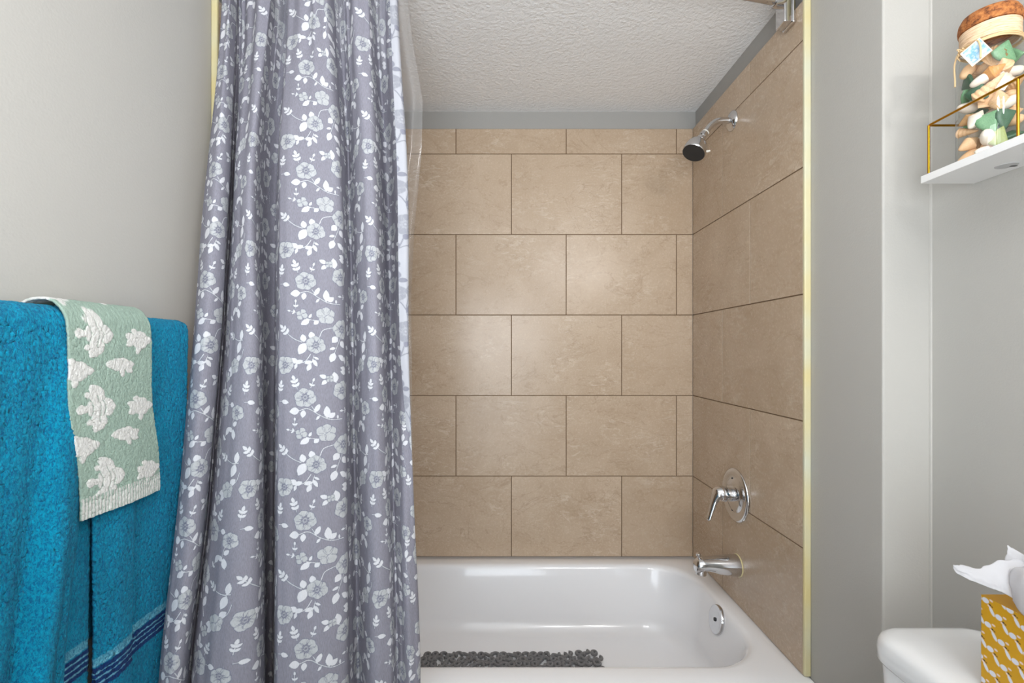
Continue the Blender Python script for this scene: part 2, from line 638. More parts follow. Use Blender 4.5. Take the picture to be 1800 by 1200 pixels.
# ------------------------------------------------------------------ shower fittings on the right tile wall
def shower():
    y = 1.612
    t = empty('wall_shower', (XT_R, y, 2.02))
    tag(t, 'chrome shower head on a curved arm high on the tiles', 'shower head')
    f = MB().lathe((XT_R + .0005, y, 2.018), (-1, 0, 0), [(.034, 0), (.034, .003), (.031, .008), (.022, .013), (.012, .015)]).build('wall_flange', M_chrome, t, angle=50)
    P = catmull([(XT_R, y, 2.018), (.752, y, 2.020), (.725, y, 2.016), (.703, y, 2.000), (.686, y, 1.978)], 8)
    MB().sweep(P, .0105, 18, up=(0, 1, 0)).build('shower_arm', M_chrome, t)
    d = Vector((-.62, -.04, -.80)).normalized()
    c = Vector((.6885, y, 1.981))
    tape = MB().lathe(c, d, [(.0115, 0), (.0125, .001), (.0125, .004), (.0115, .005)], 24).build('thread_tape', M_caulk, t)
    tag(tape, 'white sealing tape on the thread')
    MB().lathe(c + d * .005, d, [(.0125, 0), (.0135, .002), (.0135, .014), (.011, .017), (.011, .020), (.0145, .024), (.0145, .030), (.011, .034)], 28).build('swivel_nut', M_chrome, t, angle=35)
    b = c + d * .036
    d2 = Vector((-.42, -.22, -.80)).normalized()
    hd = MB().lathe(b, d2, [(.010, -.003), (.014, .0), (.022, .006), (.029, .014), (.0345, .025), (.0375, .038), (.0385, .050), (.0385, .056), (.0365, .058)], 44, cap1=False).build('head_shell', M_chrome, t, angle=50)
    nz_ = MB().lathe(b, d2, [(.0366, .0575), (.0355, .0555), (.002, .0555)], 40).build('nozzle_plate', M_darkchrome, t)
    tag(nz_, 'black nozzle plate')
    mb = MB()
    e1 = Vector((0, 0, 1)).cross(d2).normalized()
    e2 = d2.cross(e1)
    for r, n in ((.009, 6), (.018, 12), (.027, 18)):
        for k in range(n):
            a = 2 * PI * k / n
            mb.lathe(b + d2 * .0553 + (e1 * math.cos(a) + e2 * math.sin(a)) * r, d2, [(.0014, 0), (.001, .002)], 6)
    mb.build('nozzles', mat('grey_nozzle', lin(110, 112, 112), .5), nz_)
    s = b + d2 * .052 + Vector((.037, -.004, 0))
    MB().sweep([s, s + Vector((.006, -.002, -.001)), s + Vector((.013, -.004, .0005))], [.0035, .004, .0028], 10).build('spray_tab', M_caulk, t)

    # valve
    y, z = 1.588, .761
    t = empty('shower_valve', (XT_R, y, z))
    tag(t, 'chrome single lever shower valve with round wall plate', 'faucet')
    MB().lathe((XT_R + .0005, y, z), (-1, 0, 0), [(.087, 0), (.0885, .003), (.087, .007), (.080, .0105), (.068, .0095), (.060, .006), (.056, .0075), (.050, .012), (.030, .0145), (.02, .0145)], 64).build('wall_plate', M_chrome, t, angle=50)
    for dz in (-.052, .052):
        MB().lathe((XT_R - .008, y + .010, z + dz), (-1, 0, 0), [(.0045, 0), (.0045, .0015), (.003, .0022)], 14).build('plate_screw', M_darkchrome, t)
    MB().lathe((XT_R - .010, y, z + .002), (-1, 0, 0), [(.0225, 0), (.0225, .026), (.0215, .028), (.0235, .029), (.0245, .031), (.0245, .036)], 36).build('sleeve', M_chrome, t, angle=35)
    P = catmull([(.744, y, z + .003), (.728, y, z + .005), (.715, y - .001, z + .001), (.704, y - .003, z - .020), (.694, y - .006, z - .048), (.685, y - .009, z - .073), (.682, y - .010, z - .082)], 6)
    n = len(P)
    rr = np.interp(np.linspace(0, 1, n), [0, .18, .34, .5, .7, .93, 1], [.0245, .0255, .021, .0135, .0105, .0085, .003])
    sq = [(1, 1) if i < n * .3 else (0.72, 1.1) for i in range(n)]
    MB().sweep(P, list(rr), 24, squash=sq).build('lever_handle', M_chrome, t, angle=60)

    # tub spout
    y, z = 1.577, .532
    t = empty('tub_spout', (XT_R, y, z))
    tag(t, 'chrome tub spout with diverter knob just above the tub rim', 'faucet')
    rings = []
    prof = [(.779, 0.000, .0345, .0345), (.775, .000, .035, .035), (.755, .0005, .034, .0345), (.735, .001, .0325, .032), (.715, .002, .030, .0295), (.695, .004, .0275, .0255), (.678, .005, .026, .0225),
            (.662, .004, .0255, .0225), (.648, .001, .0245, .0235), (.640, -.002, .0215, .0205), (.636, -.004, .015, .014)]
    for x, dz, ry, rz in prof:
        rings.append([(x, y + ry * math.cos(a), z + dz + rz * math.sin(a)) for a in (2 * PI * k / 36 for k in range(36))])
    MB().loft(rings).build('spout_body', M_chrome, t, angle=60)
    MB().lathe((.658, y, z - .012), (-.12, 0, -1), [(.0175, 0), (.0175, .017), (.0165, .018), (.0135, .018), (.0135, .012), (.002, .012)], 28).build('spout_mouth', M_chrome, t, angle=35)
    g = MB().lathe((XT_R + .0005, y, z), (-1, 0, 0), [(.0365, 0), (.0365, .003), (.0345, .004)], 36).build('sealant_ring', M_edge, t)
    tag(g, 'cream sealant ring')
    MB().lathe((.651, y, z + .022), (-.15, 0, 1), [(.004, 0), (.004, .008), (.0075, .010), (.0085, .013), (.0075, .017), (.003, .018)], 20).build('diverter_knob', M_chrome, t)


shower()


# ------------------------------------------------------------------ curved shower rod
def rod_y(x):
    s = .095
    L = (XT_R - XT_L) / 2
    c = (XT_R + XT_L) / 2
    return 1.287 - s * (1 - ((x - c) / L) ** 2)


ZROD = 2.178


def shower_rod():
    t = empty('shower_rod', (0, 1.2, ZROD))
    tag(t, 'chrome curved shower rod across the tub near the ceiling', 'curtain rod')
    xs = np.linspace(XT_L + .012, XT_R - .012, 60)
    MB().sweep([(x, rod_y(x), ZROD) for x in xs], .0125, 20).build('rod', M_chrome, t)
    for s, xw in ((1, XT_R), (-1, XT_L)):
        mb = MB()
        xx = xw - s * .0
        a, b = sorted((xx, xx - s * .010))
        mb.box(a, b, 1.262, 1.312, 2.112, 2.216)
        a, b = sorted((xx - s * .009, xx - s * .030))
        mb.box(a, b, 1.266, 1.308, 2.116, 2.200)
        br = mb.build('bracket', M_chrome, t, bevel=.003)
        e = MB().lathe((xw - s * .028, rod_y(xw - s * .03), ZROD), (-s, -.22, 0), [(.0185, 0), (.0185, .022), (.0175, .026), (.0135, .028)], 28).build('rod_socket', M_chrome, br, angle=35)


shower_rod()


# ------------------------------------------------------------------ shower curtain
def curtain_print():
    k = 0.259 / 925.0     # metres per layout unit, y grows downwards
    W, H = 1120 * k, 925 * k
    T = Tile(W, H, 0.00060, [0.0])
    P_, L_, D_ = [0.72], [1.0], [0.30]

    def flower(x, y, r, rot=0.0, core=True, n=6):
        x, y, r = x * k, y * k, r * k
        pr = random.Random(int(x * 99990 + y * 7770))
        order = list(range(n))
        pr.shuffle(order)
        for i in order:
            a = rot + 2 * PI * i / n + pr.uniform(-.10, .10)
            q = r * pr.uniform(.88, 1.06)
            lobes = [(a + o, q * f, q * g) for o, f, g in ((-.27, .62, .30), (.24, .60, .31), (0, .70, .28), (0, .38, .34))]
            for b, f, g in lobes:
                T.ellipse(x + math.cos(b) * f, y + math.sin(b) * f, g, g, 0, D_, grow=.0007)
            for b, f, g in lobes:
                T.ellipse(x + math.cos(b) * f, y + math.sin(b) * f, g, g, 0, P_)
        for i in range(n):
            a = rot + 2 * PI * (i + .5) / n + pr.uniform(-.2, .2)
            T.stroke([(x + math.cos(a) * r * .30, y + math.sin(a) * r * .30), (x + math.cos(a + .12) * r * .72, y + math.sin(a + .12) * r * .72)], .0010, D_, 10)
        if core:
            T.ellipse(x, y, r * .30, r * .34, 0, [.62])
            for i in range(8):
                a = 2 * PI * i / 8 + rot
                T.ellipse(x + math.cos(a) * r * .25, y + math.sin(a) * r * .30, r * .085, r * .085, 0, [.10])
                T.ellipse(x + math.cos(a) * r * .25, y + math.sin(a) * r * .30, r * .045, r * .045, 0, [.6])
                T.stroke([(x + math.cos(a) * r * .32, y + math.sin(a) * r * .36), (x + math.cos(a) * r * .50, y + math.sin(a) * r * .52)], .0008, [.25], 6)
            T.ellipse(x, y, r * .09, r * .09, 0, [.15])

    def leaf(x, y, L, deg, wd=.62):
        T.leaf(x * k, y * k, L * k, math.radians(deg), L_, wd)

    def stem(*pts, wd=7.5):
        T.stroke([(a * k, b * k) for a, b in pts], wd * k, L_)

    def sprig(x, y, deg, s=1.0, n=2):
        a = math.radians(deg)
        dx, dy = math.cos(a), math.sin(a)
        stem((x, y), (x + dx * 40 * s, y + dy * 40 * s), (x + dx * 75 * s, y + dy * 75 * s), wd=6)
        leaf(x + dx * 68 * s, y + dy * 68 * s, 46 * s, deg, .55)
        for q in range(n):
            d = (22 + 30 * q) * s
            leaf(x + dx * d, y + dy * d, 40 * s, deg + 50, .55)
            leaf(x + dx * d, y + dy * d, 40 * s, deg - 50, .55)

    # first half
    sprig(165, 30, -108, 1.05)
    sprig(258, 20, -70, .75, 1)
    stem((265, 160), (295, 210), wd=7)
    stem((178, 192), (240, 180), (320, 230), (390, 268), (480, 276))
    leaf(182, 190, 76, 172, .75)
    leaf(212, 188, 62, 98, .62)
    leaf(290, 208, 74, -62, .5)
    leaf(375, 258, 98, -92, .5)
    leaf(385, 258, 60, -42, .7)
    leaf(322, 236, 42, 128, .5)
    leaf(447, 272, 36, -90, .5)
    sprig(20, 60, -78, .95)
    stem((20, 120), (50, 120), wd=6)
    leaf(44, 118, 62, 12, .6)
    sprig(150, 320, -92, .7, 1)
    sprig(155, 350, 195, .65, 1)
    stem((210, 385), (250, 405), (310, 415))
    leaf(250, 408, 74, 148, .62)
    leaf(245, 395, 44, -60, .5)
    leaf(318, 412, 52, 140, .7)
    stem((420, 468), (350, 490), (322, 550))
    stem((100, 530), (140, 560), (195, 585))
    sprig(104, 533, -135, 1.1)
    leaf(212, 585, 66, -100, .7)
    leaf(222, 592, 104, 118, .62)
    leaf(275, 560, 62, -105, .8)
    stem((260, 680), (215, 740), (140, 752))
    leaf(165, 745, 62, -150, .7)
    leaf(160, 752, 50, 110, .5)
    leaf(150, 750, 60, -20, .6)
    stem((285, 690), (272, 730), (262, 760), wd=6)
    leaf(268, 738, 56, 165, .6)
    leaf(262, 758, 62, 118, .6)
    leaf(275, 720, 70, 60, .45)
    leaf(283, 702, 46, 30, .45)
    leaf(455, 540, 66, 130, .8)
    leaf(478, 575, 74, 50, .7)
    stem((480, 545), (450, 620), (425, 690), wd=6)
    leaf(440, 630, 50, 165, .5)
    leaf(432, 670, 84, 112, .6)
    stem((540, -110), (565, 80), (575, 250), wd=6)
    leaf(545, -85, 76, 195, .55)
    leaf(560, 40, 60, -70, .5)
    sprig(550, 210, 180, .8, 1)
    stem((470, 700), (520, 740), (560, 850), wd=6)
    leaf(520, 738, 80, -140, .55)
    leaf(535, 765, 68, -95, .5)
    leaf(545, 810, 76, 195, .55)
    leaf(440, -20, 86, -100, .6)
    stem((400, -40), (450, -10), (480, 20), wd=6)
    leaf(375, -55, 60, 205, .6)
    leaf(378, -40, 56, 140, .6)
    # second half
    stem((770, 400), (790, 290), (765, 190))
    stem((788, 310), (820, 250), (850, 220))
    leaf(778, 330, 84, -118, .65)
    leaf(778, 345, 80, 188, .65)
    stem((850, 90), (848, 45), (846, 15), wd=6)
    leaf(847, 40, 74, -92, .65)
    leaf(847, 48, 74, 178, .55)
    leaf(847, 48, 60, -15, .6)
    sprig(930, 90, -66, 1.0)
    stem((930, 150), (990, 140), wd=6)
    leaf(980, 140, 56, 5, .75)
    sprig(895, 420, -48, .9, 1)
    leaf(935, 370, 80, -50, .55)
    stem((800, 590), (830, 680), (868, 770), wd=9)
    leaf(775, 560, 70, 70, .75)
    leaf(840, 560, 72, 45, .7)
    stem((838, 700), (800, 680), (770, 672))
    leaf(775, 674, 66, 190, .7)
    leaf(840, 705, 82, -68, .62)
    sprig(1000, 560, 205, 1.0)
    stem((1000, 560), (1060, 575), (1110, 570))
    leaf(1085, 575, 90, -80, .5)
    leaf(1085, 580, 104, 112, .55)
    leaf(980, 790, 74, 165, .6)
    leaf(980, 800, 78, 128, .55)
    leaf(1040, 730, 66, -40, .7)
    stem((1050, 750), (1100, 700), (1120, 640), wd=6)
    stem((890, 860), (830, 855), wd=6)
    leaf(835, 855, 56, -70, .6)
    sprig(700, 870, -98, 1.0)
    sprig(650, 420, -80, .9)
    leaf(655, 430, 70, 110, .6)
    stem((655, 430), (640, 560), (665, 700), wd=6)
    leaf(645, 520, 64, -30, .6)
    leaf(650, 640, 70, 200, .55)
    leaf(1050, 400, 80, -100, .6)
    stem((1050, 400), (1020, 330), (1040, 240), wd=6)
    leaf(1030, 340, 66, 200, .6)
    leaf(1032, 300, 60, -35, .6)
    # blossoms
    flower(220, 92, 84, .3)
    flower(192, 365, 46, .4, False, 4)
    flower(372, 370, 76, .9, False, 5)
    flower(495, 478, 88, .1)
    flower(297, 608, 76, .5)
    flower(70, 765, 74, 1.0)
    flower(490, 48, 80, .7)
    flower(395, -48, 32, .7, False, 4)
    flower(795, 490, 100, .2)
    flower(865, 165, 88, .6)
    flower(748, 140, 56, .2, False, 5)
    flower(1015, 770, 66, .9, False, 5)
    flower(895, 862, 44, .3, False, 4)
    flower(1075, 200, 66, .5)
    flower(640, 300, 62, .1)
    flower(620, 740, 58, .5, False, 5)
    return T


def curtain_material():
    m = mat('floral_curtain_fabric', (0.3, 0.3, 0.35, 1), .75, spec=.25)
    at = nd(m, 'ShaderNodeAttribute', attribute_name='print').outputs['Fac']
    front = ramp(m, at, [(0.0, lin(141, 140, 151)), (0.33, lin(120, 122, 140)), (0.72, lin(188, 191, 193)), (1.0, lin(218, 219, 224))])
    back = ramp(m, at, [(0.0, lin(188, 190, 198)), (0.4, lin(170, 172, 180)), (1.0, lin(140, 142, 156))])
    mp = nd(m, 'ShaderNodeMapping')
    mp.inputs['Scale'].default_value = (1, 1, .12)
    ln(m, coords(m), mp.inputs['Vector'])
    weave = noise(m, 900, 2, .6, mp.outputs[0])
    front = mix(m, .16, front, ramp(m, weave, [(.3, (0.05, .05, .07, 1)), (.7, (.95, .95, 1, 1))]), 'OVERLAY')
    geo = nd(m, 'ShaderNodeNewGeometry')
    col = mix(m, geo.outputs['Backfacing'], front, back)
    ln(m, col, bsdf(m).inputs['Base Color'])
    bump(m, weave, .15, .0004)
    tr = nd(m, 'ShaderNodeBsdfTranslucent')
    ln(m, col, tr.inputs['Color'])
    ms = nd(m, 'ShaderNodeMixShader')
    ms.inputs[0].default_value = .16
    out = m.node_tree.nodes['Material Output']
    ln(m, bsdf(m).outputs[0], ms.inputs[1])
    ln(m, tr.outputs[0], ms.inputs[2])
    ln(m, ms.outputs[0], out.inputs['Surface'])
    return m


def curtain():
    F, CX, CZ = 838.0, 883.0, 617.0
    # sight directions of the folds at five heights (0, 300, 600, 900, 1200) and their in/out offsets in metres
    cols = [
        # dir at the five heights               offset
        ((389, 364, 337, 309, 275), (.015, .015, .010, .005, .005)),
        ((392, 370, 344, 317, 283), (-.010, -.012, -.012, -.012, -.012)),
        ((400, 384, 362, 336, 302), (-.028, -.028, -.026, -.022, -.022)),
        ((412, 402, 384, 357, 322), (.004, .000, .002, .000, .000)),
        ((420, 408, 392, 366, 331), (.070, .070, .070, .065, .060)),
        ((430, 415, 402, 378, 345), (.010, .005, .000, .000, .000)),
        ((452, 432, 424, 412, 392), (-.034, -.034, -.036, -.036, -.036)),
        ((474, 448, 449, 448, 444), (-.034, -.034, -.030, -.028, -.026)),
        ((484, 458, 460, 463, 464), (.010, .015, .020, .020, .020)),
        ((500, 472, 468, 467, 467), (.080, .070, .085, .105, .110)),
        ((511, 487, 485, 482, 481), (.090, .080, .095, .115, .120)),
        ((505, 488, 487, 485, 484), (-.010, -.014, -.014, -.012, -.010)),
        ((516, 503, 500, 498, 496), (-.034, -.034, -.034, -.034, -.034)),
        ((548, 550, 550, 550, 552), (-.044, -.042, -.042, -.042, -.040)),
        ((575, 592, 598, 602, 604), (-.030, -.028, -.022, -.018, -.016)),
        ((590, 604, 611, 614, 617), (.020, .018, .022, .024, .026)),
        ((602, 614, 621, 625, 630), (.065, .060, .065, .070, .070)),
        ((612, 628, 634, 640, 646), (.000, .000, .004, .010, .010)),
        ((628, 645, 652, 658, 665), (-.030, -.028, -.024, -.020, -.020)),
        ((648, 662, 670, 678, 688), (-.012, -.014, -.010, -.008, -.006)),
        ((660, 676, 683, 690, 698), (.080, .085, .075, .050, .036)),
        ((668, 686, 690, 697, 706), (.085, .090, .075, .035, .020)),
        ((682, 697, 702, 709, 719), (.030, .028, .022, .002, -.004)),
        ((696, 710, 714, 722, 732), (.020, .018, .012, .004, .004)),
        ((700, 717, 719, 727, 738), (.008, .008, .006, .010, .014)),
        ((697, 713, 715, 727, 739), (-.006, -.006, -.004, .014, .022)),
        ((686, 698, 703, 724, 737), (-.010, -.010, -.006, .018, .030)),
    ]
    left = (1.21, 1.12, 1.045, .995, .955)
    right = (1.185, 1.165, 1.14, 1.11, 1.08)
    H5 = np.array([0, 300, 600, 900, 1200.])
    nctl = len(cols)
    sub = 26
    prof = []
    for h in range(5):
        pts = []
        for i, (px, of) in enumerate(cols):
            q = (px[h] - cols[0][0][h]) / (cols[-1][0][h] - cols[0][0][h] + 1e-6)
            q = min(1, max(0, q))
            D = left[h] * (1 - q) + right[h] * q + (min(of[h], .034) if h == 0 else of[h])
            X = (px[h] - CX) * D / F
            pts.append((X, D))
        prof.append(catmull(pts, sub))
    prof = np.array(prof)                       # 5, n, 2
    zs5 = 1.24 + (CZ - H5) * np.array([1.19, 1.13, 1.08, 1.04, 1.02]) / F
    # arc length (averaged over the heights) = cloth coordinate
    arc = np.zeros(prof.shape[1])
    for h in range(5):
        d = np.hypot(*(np.diff(prof[h], axis=0).T))
        arc += np.concatenate([[0], np.cumsum(d)]) / 5
    total = arc[-1]
    # uniform samples in the cloth coordinate
    nu = int(total / 0.00135)
    U = np.linspace(0, total, nu)
    pr = np.stack([np.stack([np.interp(U, arc, prof[h, :, c]) for c in (0, 1)], -1) for h in range(5)])   # 5, nu, 2
    ztop, zlow = 2.1625, .12
    zv = np.concatenate([np.arange(ztop, .50, -.00135), np.linspace(.499, zlow, 60)])
    # smooth vertical interpolation of the five sections
    idx = np.interp(-zv, -zs5, np.arange(5))
    lo = np.clip(np.floor(idx).astype(int), 0, 3)
    t = idx - lo
    e = [np.clip(lo + k, 0, 4) for k in (-1, 0, 1, 2)]
    a, b, c_, d_ = (pr[k] for k in e)
    t = t[:, None, None]
    P2 = 0.5 * (2 * b + (c_ - a) * t + (2 * a - 5 * b + 4 * c_ - d_) * t ** 2 + (3 * b - a - 3 * c_ + d_) * t ** 3)
    Z, UU = np.meshgrid(zv, U, indexing='ij')
    # outwards direction for small wrinkles: mostly along the depth
    wr_ = (vnoise(UU * 22 + 5, Z * 1.6, 3) - .5) * .010 + (vnoise(UU * 60, Z * 4 + 9, 4) - .5) * .0035
    topk = np.clip((Z - 1.75) / .35, 0, 1)
    wr_ += topk * (np.sin(UU * 2 * PI / .045 + 2 * vnoise(UU * 9, Z * 3, 6)) * .0045)
    diag = (vnoise((UU + Z * .35) * 14, Z * 5, 8) - .5) * .007
    P = np.empty(Z.shape + (3,))
    P[..., 0] = P2[..., 0]
    P[..., 1] = P2[..., 1] + wr_ + diag * np.clip((Z - .5), 0, 1)
    P[..., 2] = Z
    P[..., 0] = np.maximum(P[..., 0], XL + .006)
    # tub front stays free
    P[..., 1] = np.where(Z < .46, np.minimum(P[..., 1], 1.182), P[..., 1])
    T = curtain_print()
    # place one blossom of the print on the wide middle fold
    dirs = CX + F * pr[2, :, 0] / pr[2, :, 1]
    cand = np.abs(dirs - 536) + 400 * (pr[2, :, 1] - pr[2, :, 1].min())
    u0 = U[int(np.argmin(cand))]
    kk = 0.259 / 925.0
    pv = T.sample(UU - u0 + 220 * kk, -Z + 1.398 + 92 * kk)[..., 0]
    # stitched hems: plain strip at the two side edges
    hem = (UU < .010) | (UU > total - .010)
    pv = np.where(hem, pv * .9, pv)
    cur = empty('shower_curtain', (-.45, 1.15, .12))
    tag(cur, 'grey shower curtain printed with pale flowers and leaves, gathered beside the left wall', 'shower curtain')
    # orient so that the printed side faces the room (-y)
    o = grid_mesh('curtain_cloth', P[::-1], curtain_material(), cur, attrs={'print': pv[::-1]})
    # top hem band
    # hooks holding the curtain on the rod
    mb0 = None
    n = 9
    for k in range(n):
        u = total * (k + .5) / n
        i = int(u / total * (nu - 1))
        x, y = P[2, i, 0], P[2, i, 1]
        ry = rod_y(x)
        mb = MB()
        a0 = [(x, ry + .0155 * math.sin(q), ZROD + .0155 * math.cos(q)) for q in np.linspace(-2.6, 2.6, 18)]
        a0.append((x, y, ztop - .006))
        a0.insert(0, (x, (y + ry) / 2, ztop + .003))
        mb.sweep(a0, .0014, 8)
        h = mb.build('hook', M_chrome, cur)
    return zs5


curtain()


def liner():
    F, CX, CZ = 838.0, 883.0, 617.0
    ys = np.array([-40, 0, 60, 170, 260, 400, 520, 700, 900, 1060.])
    edge = np.array([712, 715, 722, 741, 739, 727, 721, 722, 727, 733.])
    yd = np.array([1.20, 1.205, 1.215, 1.235, 1.25, 1.27, 1.285, 1.30, 1.31, 1.32])
    z = 1.24 + (CZ - ys) * yd / F
    X = (edge - CX) * yd / F
    zz = np.linspace(2.1625, max(.36, z[-1]), 160)
    s = np.linspace(0, 1, 90)
    ex = np.interp(-zz, -z, X)
    ed = np.interp(-zz, -z, yd)
    S, E = np.meshgrid(s, ex)
    _, D = np.meshgrid(s, ed)
    _, ZZ = np.meshgrid(s, zz)
    P = np.empty(S.shape + (3,))
    P[..., 0] = E - (1 - S) * .36
    P[..., 1] = D + np.sin(S * 2 * PI * 7 + vnoise(S * 4, ZZ * 2, 9) * 3) * .010 * (.6 + .4 * np.clip(ZZ - .5, 0, 1)) + .008
    P[..., 1] = np.where(ZZ < .42, np.maximum(P[..., 1], 1.285), P[..., 1])
    P[..., 2] = ZZ
    m = bpy.data.materials.new('clear_vinyl')
    m.use_nodes = True
    nt = m.node_tree
    nt.nodes.remove(nt.nodes['Principled BSDF'])
    tr = nd(m, 'ShaderNodeBsdfTransparent')
    tr.inputs[0].default_value = (.97, .97, .975, 1)
    df = nd(m, 'ShaderNodeBsdfDiffuse')
    df.inputs[0].default_value = (.85, .87, .9, 1)
    gl = nd(m, 'ShaderNodeBsdfGlossy')
    gl.inputs['Roughness'].default_value = .12
    m1 = nd(m, 'ShaderNodeMixShader')
    m1.inputs[0].default_value = .10
    ln(m, tr.outputs[0], m1.inputs[1])
    ln(m, df.outputs[0], m1.inputs[2])
    lw = nd(m, 'ShaderNodeLayerWeight')
    f4 = math_(m, 'ADD', math_(m, 'MULTIPLY', math_(m, 'POWER', lw.outputs['Facing'], 4.0), .5), .03)
    m2 = nd(m, 'ShaderNodeMixShader')
    ln(m, f4, m2.inputs[0])
    ln(m, m1.outputs[0], m2.inputs[1])
    ln(m, gl.outputs[0], m2.inputs[2])
    ln(m, m2.outputs[0], nt.nodes['Material Output'].inputs['Surface'])
    o = grid_mesh('shower_liner', P, m)
    tag(o, 'clear plastic shower liner hanging behind the flowered curtain', 'shower curtain')
    # heat-sealed edge
    return o


liner()


# ------------------------------------------------------------------ towels on the bar on the left wall
XB, ZB = -0.705, 1.283


def terry(name, base, dark, attr=False):
    m = mat(name, base, .95, spec=.1)
    b = bsdf(m)
    b.inputs['Sheen Weight'].default_value = .06
    b.inputs['Sheen Roughness'].default_value = .6
    mp = nd(m, 'ShaderNodeMapping')
    mp.inputs['Scale'].default_value = (1, 1, .55)
    ln(m, coords(m), mp.inputs['Vector'])
    n1 = noise(m, 330, 4, .75, mp.outputs[0], .8)
    if attr:
        at = nd(m, 'ShaderNodeAttribute', attribute_name='pattern').outputs['Color']
        n0 = ramp(m, n1, [(.35, (.55, .55, .55, 1)), (.6, (1, 1, 1, 1))])
        col = mix(m, .45, at, n0, 'MULTIPLY')
    else:
        at = nd(m, 'ShaderNodeAttribute', attribute_name='pattern').outputs['Color']
        n0 = ramp(m, n1, [(.40, (.12, .32, .50, 1)), (.56, (1, 1, 1, 1))])
        col = mix(m, .85, at, n0, 'MULTIPLY')
    ln(m, col, b.inputs['Base Color'])
    bump(m, n1, .9, .003)
    return m


M_teal = terry('teal_terry', lin(0, 140, 175), lin(0, 80, 110))
M_fish = terry('mint_terry', lin(160, 185, 172), lin(120, 150, 135), True)


def draped(name, y0, y1, front_len, back_len, off, bulge, fold, label, colorf, m, res=.0018, tilt=None, thick=.006, ytrans=None, rnd=.022, pile=.0012):
    """towel over the bar: section goes up the back, over the bar, down the front. bulge(y,z)-> outward shift"""
    ny = int((y1 - y0) / res)
    Y = np.linspace(y0, y1, ny)
    nb = int(back_len / (res * 4))
    nt_ = 26
    nf = int(front_len / res)
    # arc coordinate s: negative on the back, 0 at the top centre
    sb = np.linspace(-(back_len + rnd * PI / 2), -rnd * PI / 2, nb, endpoint=False)
    st_ = np.linspace(-rnd * PI / 2, rnd * PI / 2, nt_, endpoint=False)
    sf = np.linspace(rnd * PI / 2, front_len + rnd * PI / 2, nf)
    S = np.concatenate([sb, st_, sf])
    SS, YY = np.meshgrid(S, Y, indexing='ij')
    r = rnd
    ang = np.clip(SS / r, -PI / 2, PI / 2)
    X = XB + r * np.sin(ang)
    Z = ZB + r * np.cos(ang) - np.maximum(np.abs(SS) - r * PI / 2, 0)
    nx_ = np.sin(ang)
    nz_ = np.cos(ang)
    w_ = np.clip((SS + r * PI / 2) / (r * PI), 0, 1)          # 0 on the back, 1 on the front
    B = bulge(YY, Z, SS) * w_ + off
    fz = (vnoise(YY * 420, SS * 420, 21) - .5) * pile * 1.6 + (vnoise(YY * 210 + 3, SS * 190, 22) - .5) * pile
    X = X + (B + fz) * np.where(w_ > .5, 1, nx_)
    X = np.where(w_ <= 0, XB - r - .002, X)
    X = np.maximum(X, XL + .003)
    Z = Z + (fz + off) * np.clip(nz_, 0, 1)
    if ytrans is not None:
        YY2 = ytrans(YY, SS)
    else:
        YY2 = YY
    P = np.stack([X, YY2, Z], -1)
    col = colorf(YY, SS)
    o = grid_mesh(name, P, m, color=col)
    s = o.modifiers.new('thickness', 'SOLIDIFY')
    s.thickness = thick
    s.offset = -1
    return o


TE = np.array(lin(0, 148, 184)[:3])
NAVY = np.array(lin(8, 60, 122)[:3])
PALE = np.array(lin(130, 205, 225)[:3])


def teal_color(s_stripe):
    def f(YY, SS):
        c = np.ones(YY.shape + (3,)) * TE
        c *= (1 + .18 * (vnoise(YY * 60, SS * 22, 31) - .5))[..., None]
        for a, b, k in ((0, .012, PALE * .55 + TE * .45), (.012, .0145, PALE), (.017, .056, NAVY), (.0255, .027, PALE), (.0355, .037, PALE), (.0455, .047, PALE)):
            mk = ((SS > s_stripe + a) & (SS < s_stripe + b))[..., None]
            c = np.where(mk, k, c)
        return c
    return f


def bar():
    t = empty('towel_bar', (XL, .75, ZB))
    tag(t, 'chrome towel bar on the left wall under the teal towels', 'towel bar')
    MB().sweep([(XB, .36, ZB), (XB, 1.045, ZB)], .0085, 16).build('bar', M_chrome, t)
    for y in (.365, 1.04):
        MB().lathe((XL - .001, y, ZB), (1, 0, 0), [(.017, 0), (.017, .005), (.010, .008), (.010, .045), (.013, .050), (.013, .056), (.006, .058)], 24).build('post', M_chrome, t, angle=40)


bar()


def sm(x, a, b):
    q = np.clip((x - a) / (b - a), 0, 1)
    return q * q * (3 - 2 * q)


# left bath towel: folded double, its free edge falls back towards the wall
def bulge_l(Y, Z, S):
    d = np.clip((ZB - Z) / .6, 0, 1.2)
    f = .010 * np.sin(Y * 42 + 1.1 + d * 1.2) * np.clip(d * 1.5, .15, 1) + .006 * np.sin(Y * 95 + d * 2.5) * np.clip(d * 1.5, .1, 1)
    edge = sm(Y, .765, .803)
    return .004 + f - edge * .022 * sm(d, .1, .5) - .010 * d


def bulge_r(Y, Z, S):
    d = np.clip((ZB - Z) / .6, 0, 1.2)
    f = .010 * np.exp(-((Y - .85) / .04) ** 2) * d - .012 * sm(Y, .885, .905) * sm(d, .3, .9)
    return .000 + f - .014 * d


t1 = draped('bath_towel', .40, .797, .80, .55, 0.0, bulge_l, 0, '', teal_color(9), M_teal,
            ytrans=lambda Y, S: Y - .035 * sm(S, .2, .62) * sm(Y, .6, .80))
tag(t1, 'bright teal bath towel hanging at the photo\'s left edge, left of the striped teal towel', 'towel')
t2 = draped('bath_towel', .803, 1.034, .80, .55, -.004, bulge_r, 0, '', teal_color(.600), M_teal,
            ytrans=lambda Y, S: Y + .008 * sm(S, .3, .6) * (1.0 - sm(Y, .80, .86)))
tag(t2, 'teal bath towel with navy stripes near its hem, beside the flowered curtain', 'towel')
